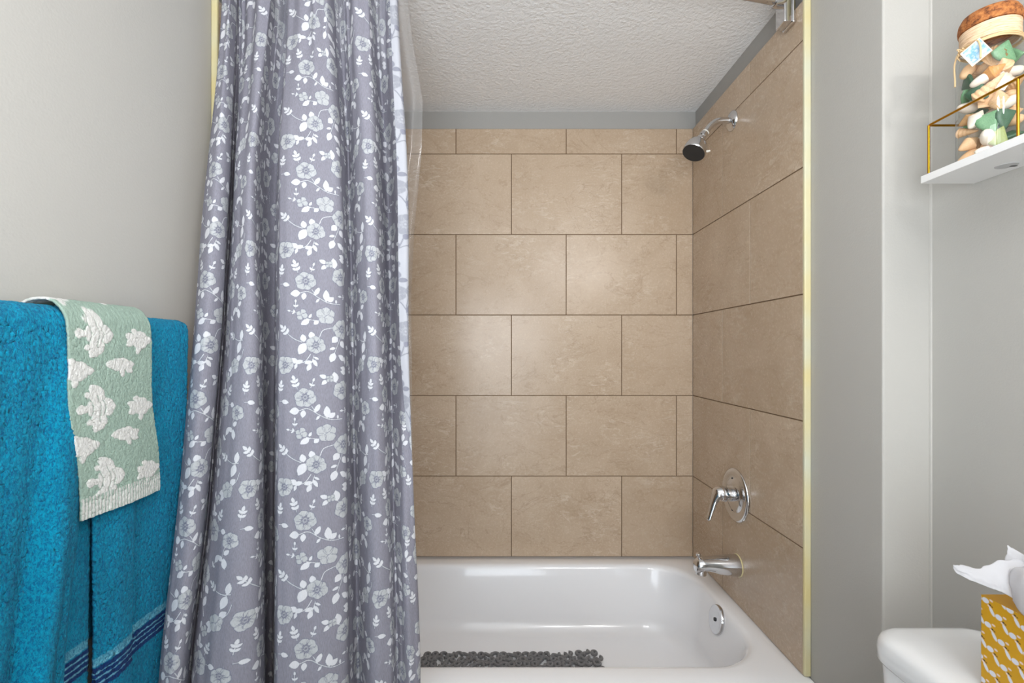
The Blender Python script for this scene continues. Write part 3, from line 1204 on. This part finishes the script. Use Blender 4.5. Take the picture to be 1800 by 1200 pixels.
# inner layer of the left towel, its striped hem shows in the gap
t1b = draped('inner_layer', .70, .812, .78, .30, -.017, lambda Y, Z, S: -.012 * np.clip((ZB - Z) / .6, 0, 1), 0, '', teal_color(.565), M_teal, res=.0025)
t1b.parent = t1
tag(t1b, 'folded-in layer of the towel with navy stripes at its hem')


# fish hand towel
def fish_tile():
    T = Tile(.19, .122, .0007, [0.0])

    def fan(x, y, L, a0, a1, n, wd):
        for k in range(n):
            a = math.radians(a0 + (a1 - a0) * k / (n - 1))
            T.leaf(x, y, L, a, [1.0], wd)

    def angel(x, y):        # tall striped fish facing right, tail at the left (x grows away, y down)
        T.ellipse(x - .002, y, .0175, .0205, 0, [1.0])
        T.leaf(x + .004, y, .028, 0, [1.0], 1.0)
        T.leaf(x + .010, y - .008, .038, math.radians(-128), [1.0], .62)
        T.leaf(x + .010, y + .008, .038, math.radians(128), [1.0], .62)
        T.leaf(x + .004, y - .014, .030, math.radians(-160), [1.0], .42)
        T.leaf(x + .004, y + .014, .030, math.radians(160), [1.0], .42)
        T.leaf(x - .010, y, .026, math.radians(180), [1.0], .30)
        T.ellipse(x - .032, y, .0068, .0062, 0, [1.0])
        for q, h, cv in ((-.011, .018, .005), (.0035, .021, .005), (.0125, .013, .004)):
            T.stroke([(x + q - cv, y - h), (x + q + cv * .3, y), (x + q - cv, y + h)], .0036, [.0], 16)

    def round_(x, y):
        T.ellipse(x, y, .019, .015, 0, [1.0])
        T.leaf(x + .010, y, .018, 0, [1.0], .7)
        T.leaf(x - .012, y, .022, math.radians(155), [1.0], .55)
        T.leaf(x - .012, y, .022, math.radians(-155), [1.0], .55)
        T.leaf(x - .004, y - .012, .016, math.radians(-160), [1.0], .6)
        T.leaf(x - .002, y + .010, .016, math.radians(110), [1.0], .6)

    def long_(x, y):
        T.ellipse(x - .004, y, .019, .0095, .12, [1.0])
        T.leaf(x - .012, y - .001, .018, math.radians(185), [1.0], .6)
        T.leaf(x + .010, y + .003, .020, math.radians(-12), [1.0], .6)
        T.leaf(x + .010, y + .003, .018, math.radians(35), [1.0], .6)
        T.leaf(x - .006, y - .008, .026, math.radians(12), [1.0], .4)
        T.leaf(x + .000, y + .006, .016, math.radians(70), [1.0], .5)
        T.ellipse(x - .018, y - .002, .0012, .0012, 0, [.4])
    angel(.050, .052)
    round_(.142, .060)
    long_(.097, .104)
    round_(.014, .112)
    return T


FT = fish_tile()
Y0F, Y1F = .724, .896


def fish_local(YY, SS):
    a = YY - Y0F
    b = SS - .022 + .012
    return a, b


def fish_mask(YY, SS):
    a, b = fish_local(YY, SS)
    v = FT.sample(a, b + 0.0)[..., 0]
    # wobbly edges of the loops
    v2 = FT.sample(a + (vnoise(YY * 500, SS * 500, 41) - .5) * .0016, b + (vnoise(YY * 500 + 50, SS * 500, 42) - .5) * .0016)[..., 0]
    return v2


FL = .315


def fish_color(YY, SS):
    v = fish_mask(YY, SS)[..., None]
    g, wh = np.array(lin(168, 192, 178)[:3]), np.array(lin(238, 238, 234)[:3])
    rib = (np.sin(YY * 2 * PI / .0062) * .5 + .5)[..., None]
    e = FL + .022 * PI / 2
    band = (SS > e - .022)[..., None]
    c = g * (1 - v) + wh * v
    return np.where(band, g * (1 - rib) + wh * rib, c)


def fish_bulge(Y, Z, S):
    e = FL + .03 * PI / 2
    v = fish_mask(Y, S)
    v = np.where(S > e - .026, (np.sin(Y * 2 * PI / .0062) * .5 + .5) * .6, v)
    d = np.clip((ZB - Z) / .4, 0, 1)
    return v * .0011 + .004 * np.sin(Y * 30 + 2) * d - .006 * d


t3 = draped('hand_towel', Y0F, Y1F, FL, .25, .006, fish_bulge, 0, '', fish_color, M_fish, res=.0011, thick=.004, rnd=.030, pile=.0007,
            ytrans=lambda Y, S: Y + .115 * np.maximum(S - .03, 0) + .004 * np.sin(S * 26))
tag(t3, 'mint green hand towel with raised white fish hung over the teal towels', 'towel')


# ------------------------------------------------------------------ toilet
def toilet():
    t = empty('toilet', (.60, .66, 0))
    tag(t, 'white porcelain toilet against the side wall, its tank lid under the wall shelf', 'toilet')
    x0, x1, y0, y1, zt = .668, .888, .430, .885, .735
    n = 14
    # tank
    R = []
    for z, d in ((.395, .030), (.42, .022), (.50, .018), (.60, .014), (.688, .010)):
        R.append(rrect(x0 + d, x1 - .008, y0 + d, y1 - d, .035, z, n))
    MB().loft(R).build('tank', M_porc, t, angle=50)
    R = []
    for z, d in ((.684, .012), (.686, .004), (.692, .0), (.712, .0), (.722, .0015), (.729, .005), (.7335, .012), (.7355, .022), (.737, .040), (.7385, .07)):
        R.append(rrect(x0 + d, x1 - d * .3, y0 + d, y1 - d, max(.012, .052 - d * .4), z, n))
    MB().loft(R).build('tank_lid', M_porc, t, angle=50)
    # bowl
    R = []
    cx, cy = .40, .658

    def oval(cx_, hx, hy, z):
        return [(cx_ + hx * math.cos(a) * (1.0 if math.cos(a) > 0 else 1.06), cy + hy * math.sin(a), z) for a in (2 * PI * k / 48 for k in range(48))]
    for z, c_, hx, hy in ((0, .46, .22, .11), (.02, .46, .22, .108), (.12, .47, .17, .09), (.22, .44, .19, .12), (.32, .40, .23, .165), (.375, .39, .25, .180), (.39, .39, .248, .178),
                          (.39, .385, .20, .140), (.34, .385, .18, .125), (.27, .38, .11, .08), (.25, .38, .05, .04)):
        R.append(oval(c_, hx, hy, z))
    MB().loft(R).build('bowl', M_porc, t, angle=60)
    MB().box(.58, .84, .56, .756, .02, .40).build('pedestal', M_porc, t, bevel=.03, seg=5)
    R = [oval(.40, .245, .182, z) for z in (.393, .400, .410)]
    MB().loft(R).build('seat', M_porc, t, angle=40)
    R = [oval(.402, hx, hx * .74, z) for hx, z in ((.243, .412), (.247, .416), (.247, .424), (.240, .430), (.20, .433))]
    MB().loft(R).build('seat_lid', M_porc, t, angle=50)
    lv = MB().lathe((x0 + .014, y0 + .07, .64), (-1, 0, 0), [(.016, 0), (.016, .008), (.008, .012)], 20)
    lv.sweep([(x0 - .002, y0 + .07, .64), (x0 - .006, y0 + .10, .634), (x0 - .004, y0 + .145, .628)], [.007, .006, .008], 12)
    lv.build('flush_lever', M_chrome, t)


toilet()


# ------------------------------------------------------------------ tissue box and tissue
def tissue_box():
    T = Tile(.0345, .0345, .0004, lin(214, 160, 12)[:3])
    wh = lin(226, 228, 240)[:3]
    pk = lin(238, 214, 205)[:3]
    bk = lin(40, 34, 28)[:3]
    for ox, oy in ((0, 0), (.01725, .0172)):
        T.ellipse(ox + .006, oy + .006, .0050, .0039, .15, wh)
        T.ellipse(ox + .0105, oy + .0125, .0028, .0013, .7, pk)
        T.ellipse(ox + .0122, oy + .0103, .0018, .0012, .5, bk)
        T.ellipse(ox + .0165 - .0020, oy + .0035, .0026, .0015, .3, pk)
        T.ellipse(ox + .0140, oy + .0190, .0025, .0066, -.45, wh)
        T.ellipse(ox + .0150, oy + .0120, .0012, .0008, .6, bk)
    x0, x1, y0, y1, z0, z1 = .7215, .8315, .6085, .7185, .7392, .8735
    m = mat('printed_card', (1, 1, 1, 1), .45)
    at = nd(m, 'ShaderNodeAttribute', attribute_name='pattern')
    ln(m, at.outputs['Color'], bsdf(m).inputs['Base Color'])
    res = .0007
    per = [(x0, y1), (x0, y0), (x1, y0), (x1, y1), (x0, y1)]
    xs, ys, us = [], [], []
    u = 0
    for (ax, ay), (bx, by) in zip(per[:-1], per[1:]):
        L = math.hypot(bx - ax, by - ay)
        n = int(L / res)
        for k in range(n):
            q = k / n
            xs.append(ax + (bx - ax) * q)
            ys.append(ay + (by - ay) * q)
            us.append(u + L * q)
        u += L
    nz_ = int((z1 - z0) / res)
    zz = np.linspace(z0, z1, nz_)
    P = np.empty((nz_, len(xs), 3))
    P[..., 0] = np.array(xs)[None]
    P[..., 1] = np.array(ys)[None]
    P[..., 2] = zz[:, None]
    UU, ZZ = np.meshgrid(np.array(us), zz)
    ca, sa = math.cos(.10), math.sin(.10)
    u2, v2 = UU * ca - (z1 - ZZ) * sa, UU * sa + (z1 - ZZ) * ca
    t = empty('tissue_box', (.7765, .6635, z0))
    tag(t, 'mustard yellow tissue box printed with white petals on the toilet tank', 'tissue box')
    grid_mesh('box_sides', P, m, t, color=T.sample(u2, v2), smooth=False, closed=True)
    # top with an oval opening
    mt = mat('yellow_card', lin(206, 150, 20), .5)
    n = 12
    outer = rrect(x0, x1, y0, y1, .0008, z1, n)
    cx, cy = (x0 + x1) / 2, (y0 + y1) / 2
    inner = []
    for px, py, _ in outer:
        a = math.atan2(py - cy, px - cx)
        inner.append((cx + .042 * math.cos(a), cy + .034 * math.sin(a), z1))
    low = [(p[0], p[1], z1 - .004) for p in inner]
    MB().loft([outer, inner, low], False, False).build('box_top', mt, t, smooth=False)
    MB().box(x0 + .001, x1 - .001, y0 + .001, y1 - .001, z0, z0 + .001).build('box_base', mt, t, smooth=False)
    mo = mat('orange_card', lin(205, 120, 80), .5)
    MB().loft([[(p[0] * 1, p[1], z1 - .0042) for p in inner], [(cx + (p[0] - cx) * .72, cy + (p[1] - cy) * .72, z1 - .0042) for p in inner]], False, False).build('slot_rim', mo, t, smooth=False)

    # tissue: three crumpled leaves joined at the slot
    mw = mat('tissue_paper', lin(222, 222, 225), .9, spec=.1)
    tr = nd(mw, 'ShaderNodeBsdfTranslucent')
    tr.inputs[0].default_value = (.95, .95, .97, 1)
    ms = nd(mw, 'ShaderNodeMixShader')
    ms.inputs[0].default_value = .45
    bump(mw, noise(mw, 60, 4, .6), .35, .003)
    ln(mw, bsdf(mw).outputs[0], ms.inputs[1])
    ln(mw, tr.outputs[0], ms.inputs[2])
    ln(mw, ms.outputs[0], mw.node_tree.nodes['Material Output'].inputs['Surface'])

    mbt = MB()

    def sheet(ctrl, amp=.0014, seed=1):
        G = np.array(ctrl, float)               # r, c, 3
        A = np.stack([catmull(G[i], 10) for i in range(G.shape[0])])
        B = np.stack([catmull(A[:, j], 10) for j in range(A.shape[1])], 1)
        R, K = B.shape[:2]
        I, J = np.meshgrid(np.arange(R), np.arange(K), indexing='ij')
        nn = (vnoise(I * .22, J * .22, seed) - .5) * 2 * amp + np.abs(vnoise(I * .5, J * .13, seed + 1) - .5) * amp
        B[..., 1] += nn
        B[..., 2] += nn * .5
        f = [(i * K + j, i * K + j + 1, (i + 1) * K + j + 1, (i + 1) * K + j) for i in range(R - 1) for j in range(K - 1)]
        mbt.add(B.reshape(-1, 3), f)
    # long wing towards the tub wall
    sheet([[(.652, .690, .9315), (.6535, .690, .925), (.657, .690, .9190)],
           [(.670, .692, .9285), (.670, .686, .920), (.672, .684, .9110)],
           [(.690, .694, .9245), (.690, .684, .914), (.692, .682, .9035)],
           [(.710, .696, .9275), (.708, .684, .913), (.712, .678, .8960)],
           [(.732, .694, .9360), (.728, .682, .915), (.730, .672, .8870)],
           [(.756, .686, .9330), (.752, .672, .908), (.752, .664, .8800)],
           [(.772, .668, .8850), (.772, .660, .870), (.772, .650, .8600)]], seed=3)
    # front flap folded over the edge of the box
    sheet([[(.752, .680, .934), (.742, .655, .938), (.742, .625, .936), (.752, .600, .930)],
           [(.730, .682, .928), (.722, .655, .932), (.721, .625, .930), (.732, .598, .925)],
           [(.722, .677, .907), (.7135, .655, .908), (.712, .625, .905), (.722, .600, .905)],
           [(.7205, .672, .888), (.7135, .655, .880), (.7125, .628, .874), (.7185, .603, .878)]], seed=5)
    # upright corner
    sheet([[(.745, .703, .9535), (.7475, .702, .9520), (.750, .700, .950)],
           [(.742, .702, .942), (.752, .690, .940), (.764, .676, .937)],
           [(.739, .699, .928), (.755, .684, .930), (.775, .655, .925)],
           [(.742, .694, .905), (.758, .676, .900), (.782, .640, .900)],
           [(.765, .672, .870), (.772, .664, .865), (.785, .650, .865)]], seed=7)
    sheet([[(.756, .690, .950), (.768, .664, .944), (.782, .636, .936), (.795, .610, .930)],
           [(.752, .680, .940), (.762, .656, .938), (.775, .630, .932), (.790, .608, .926)],
           [(.768, .670, .890), (.774, .656, .880), (.780, .642, .880), (.786, .630, .885)]], seed=9)
    o = mbt.build('tissue', mw, angle=180)
    s = o.modifiers.new('thickness', 'SOLIDIFY')
    s.thickness = .0005
    tag(o, 'white tissue sticking out of the yellow tissue box', 'tissue')


tissue_box()


# ------------------------------------------------------------------ wall shelf with brass rail
ZS = 1.5715      # shelf top


def shelf():
    t = empty('wall_shelf', (XS, .70, ZS))
    tag(t, 'small white wall shelf with a brass wire rail above the toilet', 'shelf')
    MB().box(.794, XS - .0006, .445, .905, ZS - .014, ZS).build('shelf_board', mat('white_lacquer', lin(236, 236, 235), .35), t, bevel=.0007, seg=2)
    X = .8005
    zt = ZS + .092
    for y in (.895, .740, .585, .455):
        MB().sweep([(X, y, ZS - .001), (X, y, zt)], .0021, 12).build('rail_post', M_brass, t)
    P = [(XS - .002, .895, zt), (X + .006, .895, zt), (X + .002, .8945, zt), (X, .892, zt), (X, .888, zt), (X, .70, zt), (X, .462, zt), (X + .002, .456, zt), (X + .006, .455, zt), (XS - .002, .455, zt)]
    MB().sweep(P, .0021, 12).build('rail', M_brass, t)
    # hanger fixings underneath
    m = mat('dark_slot', lin(70, 68, 66), .6)
    for y in (.815, .53):
        o = MB().lathe((.862, y, ZS - .0141), (0, 0, -1), [(.015, 0), (.015, .0005), (.0145, .001)], 28)
        o.build('hanger_plate', mat('grey_plate', lin(190, 190, 190), .4), t)
        s = MB()
        s.add(rrect(.868, .880, y - .003, y + .003, .0028, ZS - .0152, 4), [tuple(range(19, -1, -1))])
        s.build('keyhole_slot', m, t, smooth=False)


shelf()


# ------------------------------------------------------------------ jar of seashells
JX, JY, JR = .8495, .831, .0435


def jar():
    t = empty('glass_jar', (JX, JY, ZS))
    tag(t, 'glass jar with cork lid full of seashells on the wall shelf', 'jar')
    m = bpy.data.materials.new('clear_glass')
    m.use_nodes = True
    nt = m.node_tree
    nt.nodes.remove(nt.nodes['Principled BSDF'])
    tr = nd(m, 'ShaderNodeBsdfTransparent')
    tr.inputs[0].default_value = (.965, .98, .972, 1)
    gl = nd(m, 'ShaderNodeBsdfGlossy')
    gl.inputs['Roughness'].default_value = .03
    lw = nd(m, 'ShaderNodeLayerWeight')
    lw.inputs[0].default_value = .5
    f4 = math_(m, 'ADD', math_(m, 'MULTIPLY', math_(m, 'POWER', lw.outputs['Facing'], 4.5), .75), .045)
    ms = nd(m, 'ShaderNodeMixShader')
    ln(m, f4, ms.inputs[0])
    ln(m, tr.outputs[0], ms.inputs[1])
    ln(m, gl.outputs[0], ms.inputs[2])
    ln(m, ms.outputs[0], nt.nodes['Material Output'].inputs['Surface'])
    prof = [(.036, .0008), (.041, .002), (JR, .007), (JR, .10), (JR, .172), (.0425, .182), (.0395, .191), (.0365, .197), (.0355, .203), (.0355, .226)]
    MB().lathe((JX, JY, ZS), (0, 0, 1), prof, 64, cap1=False).build('glass_body', m, t, angle=180)
    # raffia band round the neck
    mr = mat('raffia', lin(226, 196, 160), .8)
    mp = nd(mr, 'ShaderNodeMapping')
    mp.inputs['Scale'].default_value = (1, 1, 9)
    ln(mr, coords(mr), mp.inputs['Vector'])
    nn = noise(mr, 60, 4, .6, mp.outputs[0])
    ln(mr, ramp(mr, nn, [(.3, lin(196, 158, 120)), (.6, lin(236, 206, 172))]), bsdf(mr).inputs['Base Color'])
    bump(mr, nn, .5, .002)
    rb = MB().lathe((JX, JY, ZS), (0, 0, 1), [(.0362, .202), (.0385, .203), (.0392, .210), (.0390, .220), (.0395, .2275), (.0375, .2285), (.036, .2285)], 56, False, False).build('raffia_band', mr, t, angle=60)
    tag(rb, 'pale raffia band')
    mc = mat('cork', lin(150, 88, 40), .8)
    c1 = noise(mc, 120, 4, .7)
    ln(mc, ramp(mc, c1, [(.35, lin(92, 48, 20)), (.5, lin(160, 96, 46)), (.7, lin(196, 130, 70))]), bsdf(mc).inputs['Base Color'])
    bump(mc, c1, .6, .002)
    ck = MB().lathe((JX, JY, ZS), (0, 0, 1), [(.034, .215), (.034, .228), (.0405, .229), (.0415, .236), (.040, .246), (.036, .254), (.026, .259), (.01, .2605)], 56).build('cork_lid', mc, t, angle=60)
    tag(ck, 'brown cork lid')
    # twine with loose ends
    mt = mat('twine', lin(214, 184, 140), .85)
    mb = MB()
    r = random.Random(5)
    for q in range(3):
        mb.sweep([(JX + (.0400) * math.cos(a), JY + (.0400) * math.sin(a), ZS + .200 - .0022 * q + .001 * math.sin(3 * a + q)) for a in (2 * PI * k / 48 for k in range(49))], .0013, 8)
    ky = math.radians(200)
    kx, kyy = JX + .042 * math.cos(ky), JY + .042 * math.sin(ky)
    # side that faces the room
    fx, fy = JX - .0435, JY - .012
    for k in range(10):
        a = r.uniform(-2.6, 2.6)
        L = r.uniform(.010, .024)
        p0 = Vector((fx + .001, fy + .012, ZS + .192))
        p2 = p0 + Vector((-.006 * r.random() - .001, math.sin(a) * L * .5, math.cos(a) * L * .6 - .004))
        p1 = (p0 + p2) / 2 + Vector((-.005, r.uniform(-.004, .004), r.uniform(-.004, .004)))
        mb.sweep(catmull([p0, p1, p2], 6), .0009, 6)
    mb.sweep(catmull([(fx + .002, fy + .028, ZS + .193), (fx - .001, fy + .030, ZS + .175), (fx + .001, fy + .031, ZS + .150), (fx - .001, fy + .029, ZS + .138)], 8), .0013, 7)
    mb.sweep(catmull([(fx + .003, fy + .006, ZS + .197), (fx - .002, fy - .012, ZS + .194), (fx - .003, fy - .018, ZS + .180), (fx - .0035, fy - .019, ZS + .160)], 8), .0014, 7)
    tw = mb.build('twine', mt, t)
    # picture tag tied to the neck
    mp_ = mat('tag_print', lin(230, 232, 236), .4)
    n1 = noise(mp_, 45, 3, .6)
    ln(mp_, ramp(mp_, n1, [(.42, lin(238, 234, 228)), (.52, lin(120, 178, 214)), (.62, lin(210, 226, 238))]), bsdf(mp_).inputs['Base Color'])
    c = Vector((JX - .0445, JY - .021, ZS + .176))
    e1 = Vector((-.08, -.88, .35)).normalized()
    nrm = Vector((-1, -.50, -.10)).normalized()
    e1 = (e1 - nrm * e1.dot(nrm)).normalized()
    e2 = nrm.cross(e1)
    mb = MB()
    v = [c + e1 * a + e2 * b + nrm * d for d in (0, .0012) for a, b in ((-.0145, -.0165), (.0145, -.0165), (.0145, .0165), (-.0145, .0165))]
    mb.add(v, [(3, 2, 1, 0), (4, 5, 6, 7), (0, 1, 5, 4), (1, 2, 6, 5), (2, 3, 7, 6), (3, 0, 4, 7)])
    tg = mb.build('picture_tag', mat('cream_card', lin(238, 226, 208), .6), t, smooth=False)
    tag(tg, 'small square tag with a blue and white picture')
    mb = MB()
    v = [c + e1 * a + e2 * b + nrm * .0016 for a, b in ((-.0115, -.0135), (.0135, -.0145), (.0135, .0145), (-.0115, .0145))]
    mb.add(v, [(0, 1, 2, 3)])
    mb.build('tag_picture', mp_, tg, smooth=False)


jar()


def shell_mat(name, c0, c1, scale=60, rough=.45):
    m = mat(name, c0, rough)
    n = noise(m, scale, 3, .6)
    ln(m, ramp(m, n, [(.35, c0), (.65, c1)]), bsdf(m).inputs['Base Color'])
    bump(m, n, .2, .001)
    return m


MS = {
    'white': shell_mat('shell_white', lin(240, 232, 222), lin(226, 208, 190)),
    'peach': shell_mat('shell_peach', lin(238, 206, 168), lin(214, 160, 110)),
    'tan': shell_mat('shell_tan', lin(206, 168, 120), lin(160, 110, 66)),
    'green': shell_mat('sea_glass_green', lin(120, 162, 120), lin(96, 140, 104), 30, .35),
    'dark': shell_mat('sea_glass_dark', lin(70, 106, 78), lin(52, 84, 66), 30, .35),
    'olive': shell_mat('sea_glass_olive', lin(168, 176, 112), lin(140, 152, 92), 30, .35),
    'orange': shell_mat('shell_orange', lin(222, 158, 70), lin(170, 100, 34)),
}
SH = {}


def shell_mesh(kind):
    """unit shells about 1 long along z, centred"""
    mb = MB()
    if kind == 'cone':      # tall spiral
        prof, L, turns = [], 1.0, 6
        rings = []
        for i in range(61):
            u = i / 60
            ridge = 1 + .16 * abs(math.sin(u * PI * turns))
            rr = .025 + .24 * (u ** .85) * ridge
            if u > .9:
                rr *= 1 - (u - .9) * 5
            rings.append([(rr * math.cos(a) * (1 + .06 * math.cos(a)), rr * math.sin(a), .5 - u + .03 * math.sin(a) * u) for a in (2 * PI * k / 22 for k in range(22))])
        mb.loft(rings)
    elif kind == 'oval':    # cowrie
        rings = []
        for i in range(25):
            u = i / 24
            th = PI * u
            rr = .30 * math.sin(th) ** .8 * (1 + .12 * math.cos(th)) + .002
            rings.append([(rr * math.cos(a) * (.8 if math.cos(a) < 0 else 1), rr * math.sin(a), .5 * math.cos(th)) for a in (2 * PI * k / 24 for k in range(24))])
        mb.loft(rings)
    elif kind == 'scallop':  # ribbed fan
        rings = []
        n = 40
        for sgn in (1,):
            for i in range(14):
                u = i / 13
                rings.append([(.5 * u * math.sin(a) * (1 + .05 * u * math.cos(a * 22)), .20 * (1 - u ** 2) ** .5 * 1 + .012 * math.cos(a * 22) * u, -.45 + .95 * u * math.cos(a) * (1 + .03 * u * math.cos(a * 22)))
                              for a in np.linspace(-1.15, 1.15, n)])
        mb.loft(rings, False, False, closed=False)
    elif kind == 'conch':
        rings = []
        for i in range(49):
            u = i / 48
            if u < .45:
                q = u / .45
                rr = .03 + .30 * q * (1 + .12 * abs(math.sin(q * PI * 3.5)))
            else:
                q = (u - .45) / .55
                rr = .33 * (1 - q) ** .7 + .03
            rings.append([(rr * math.cos(a) * (1 + .15 * math.cos(a)), rr * math.sin(a), .5 - u) for a in (2 * PI * k / 24 for k in range(24))])
        mb.loft(rings)
    elif kind == 'shard':   # tumbled glass
        r = random.Random(3)
        base = [(.50, -.30), (.44, -.16), (.06, .44), (-.06, .46), (-.46, .02), (-.48, -.12), (-.2, -.36), (.38, -.40)]
        rings = []
        P = np.array(base + base[:1])
        Q = catmull(P, 2)[:-1]
        for s, y in ((.5, -.09), (.85, -.08), (1, -.03), (1, .03), (.85, .08), (.5, .09)):
            rings.append([(a * s, y, b * s) for a, b in Q])
        mb.loft(rings)
    me = bpy.data.meshes.new(kind)
    me.from_pydata(mb.v, [], mb.f)
    me.update()
    me.shade_smooth()
    return me


def place_shell(kind, colour, ang, rad, z, size, rot, label, cat='seashell'):
    key = kind + colour
    if key not in SH:
        me = shell_mesh(kind)
        me.materials.append(MS[colour])
        SH[key] = me
    nm = {'cone': 'spiral_shell', 'oval': 'cowrie_shell', 'scallop': 'scallop_shell', 'conch': 'conch_shell', 'shard': 'sea_glass'}[kind]
    o = bpy.data.objects.new(nm, SH[key])
    a = math.radians(ang)
    o.location = (JX + rad * math.cos(a), JY + rad * math.sin(a), ZS + z)
    o.rotation_euler = rot
    o.scale = (size, size, size)
    if kind == 'scallop':
        pass
    C.objects.link(o)
    tag(o, label, cat, 'seashells and sea glass in the jar')
    return o


# the side of the jar that faces the camera is around 225 degrees
FA = 225
R_ = math.radians
main = [
    ('oval', 'white', 208, .030, .012, .021, (R_(80), R_(10), R_(60)), 'small white round shell lowest in the glass jar'),
    ('oval', 'white', 216, .0275, .033, .034, (R_(70), R_(10), R_(-50)), 'long white shell lying just above the lowest shell in the jar'),
    ('shard', 'olive', 245, .028, .030, .034, (R_(10), R_(20), R_(-35)), 'olive piece of sea glass near the bottom of the jar'),
    ('shard', 'green', 222, .029, .060, .038, (R_(0), R_(35), R_(-45)), 'pale green triangular sea glass in the lower middle of the jar'),
    ('conch', 'white', 188, .0285, .070, .034, (R_(20), R_(25), R_(20)), 'cream shell against the left side of the jar, level with the rail corner'),
    ('shard', 'dark', 262, .030, .062, .036, (R_(0), R_(60), R_(-10)), 'dark green sea glass right of the pale green one'),
    ('conch', 'peach', 246, .0275, .092, .038, (R_(170), R_(6), R_(0)), 'peach shell pointing down in the middle of the jar'),
    ('oval', 'white', 268, .0295, .086, .030, (R_(60), R_(50), R_(0)), 'smooth white shell behind the near brass post'),
    ('scallop', 'peach', 214, .030, .096, .028, (R_(15), R_(50), R_(-40)), 'peach fan shell above the pale green sea glass'),
    ('cone', 'peach', 224, .031, .117, .046, (R_(20), R_(52), R_(-45)), 'long peach spiral shell lying aslant below the tag'),
    ('shard', 'dark', 196, .0305, .116, .036, (R_(0), R_(15), R_(-70)), 'dark green sea glass at the left under the tag'),
    ('oval', 'white', 204, .031, .134, .030, (R_(10), R_(65), R_(-40)), 'white oval shell just below the tag'),
    ('conch', 'orange', 228, .030, .141, .036, (R_(20), R_(70), R_(-40)), 'orange shell lying right under the picture tag'),
    ('scallop', 'white', 256, .031, .122, .032, (R_(5), R_(-20), R_(-20)), 'white fan shell above the brass rail'),
    ('conch', 'peach', 262, .028, .147, .034, (R_(30), R_(-50), R_(0)), 'peach shell at the upper right of the jar'),
    ('shard', 'green', 262, .029, .172, .038, (R_(5), R_(10), R_(-10)), 'green sea glass highest in the jar beside the raffia band'),
    ('scallop', 'tan', 236, .029, .168, .034, (R_(0), R_(8), R_(-45)), 'tan fan shell beside the picture tag'),
]
for a in main:
    place_shell(*a)
# filler around and behind
rf = random.Random(21)
kinds = [('oval', 'white'), ('conch', 'peach'), ('shard', 'green'), ('cone', 'peach'), ('shard', 'dark'), ('conch', 'tan'), ('oval', 'peach')]
i = 0
for lay in range(8):
    z = .016 + lay * .0215
    for ang in (20, 80, 140, 320):
        k, c = kinds[(i * 3 + lay) % 7]
        place_shell(k, c, ang + rf.uniform(-14, 14), .0275, z + rf.uniform(-.003, .003), .028 + rf.random() * .006,
                    (rf.uniform(0, 3), rf.uniform(0, 3), rf.uniform(0, 3)), 'pale shell or sea glass deeper in the jar, behind the ones at the front')
        i += 1
    k, c = kinds[(i * 5 + lay) % 7]
    place_shell(k, c, rf.uniform(0, 360), .004, z, .032, (rf.uniform(0, 3), rf.uniform(0, 3), rf.uniform(0, 3)),
                'pale shell or sea glass deeper in the jar, behind the ones at the front')
    i += 1
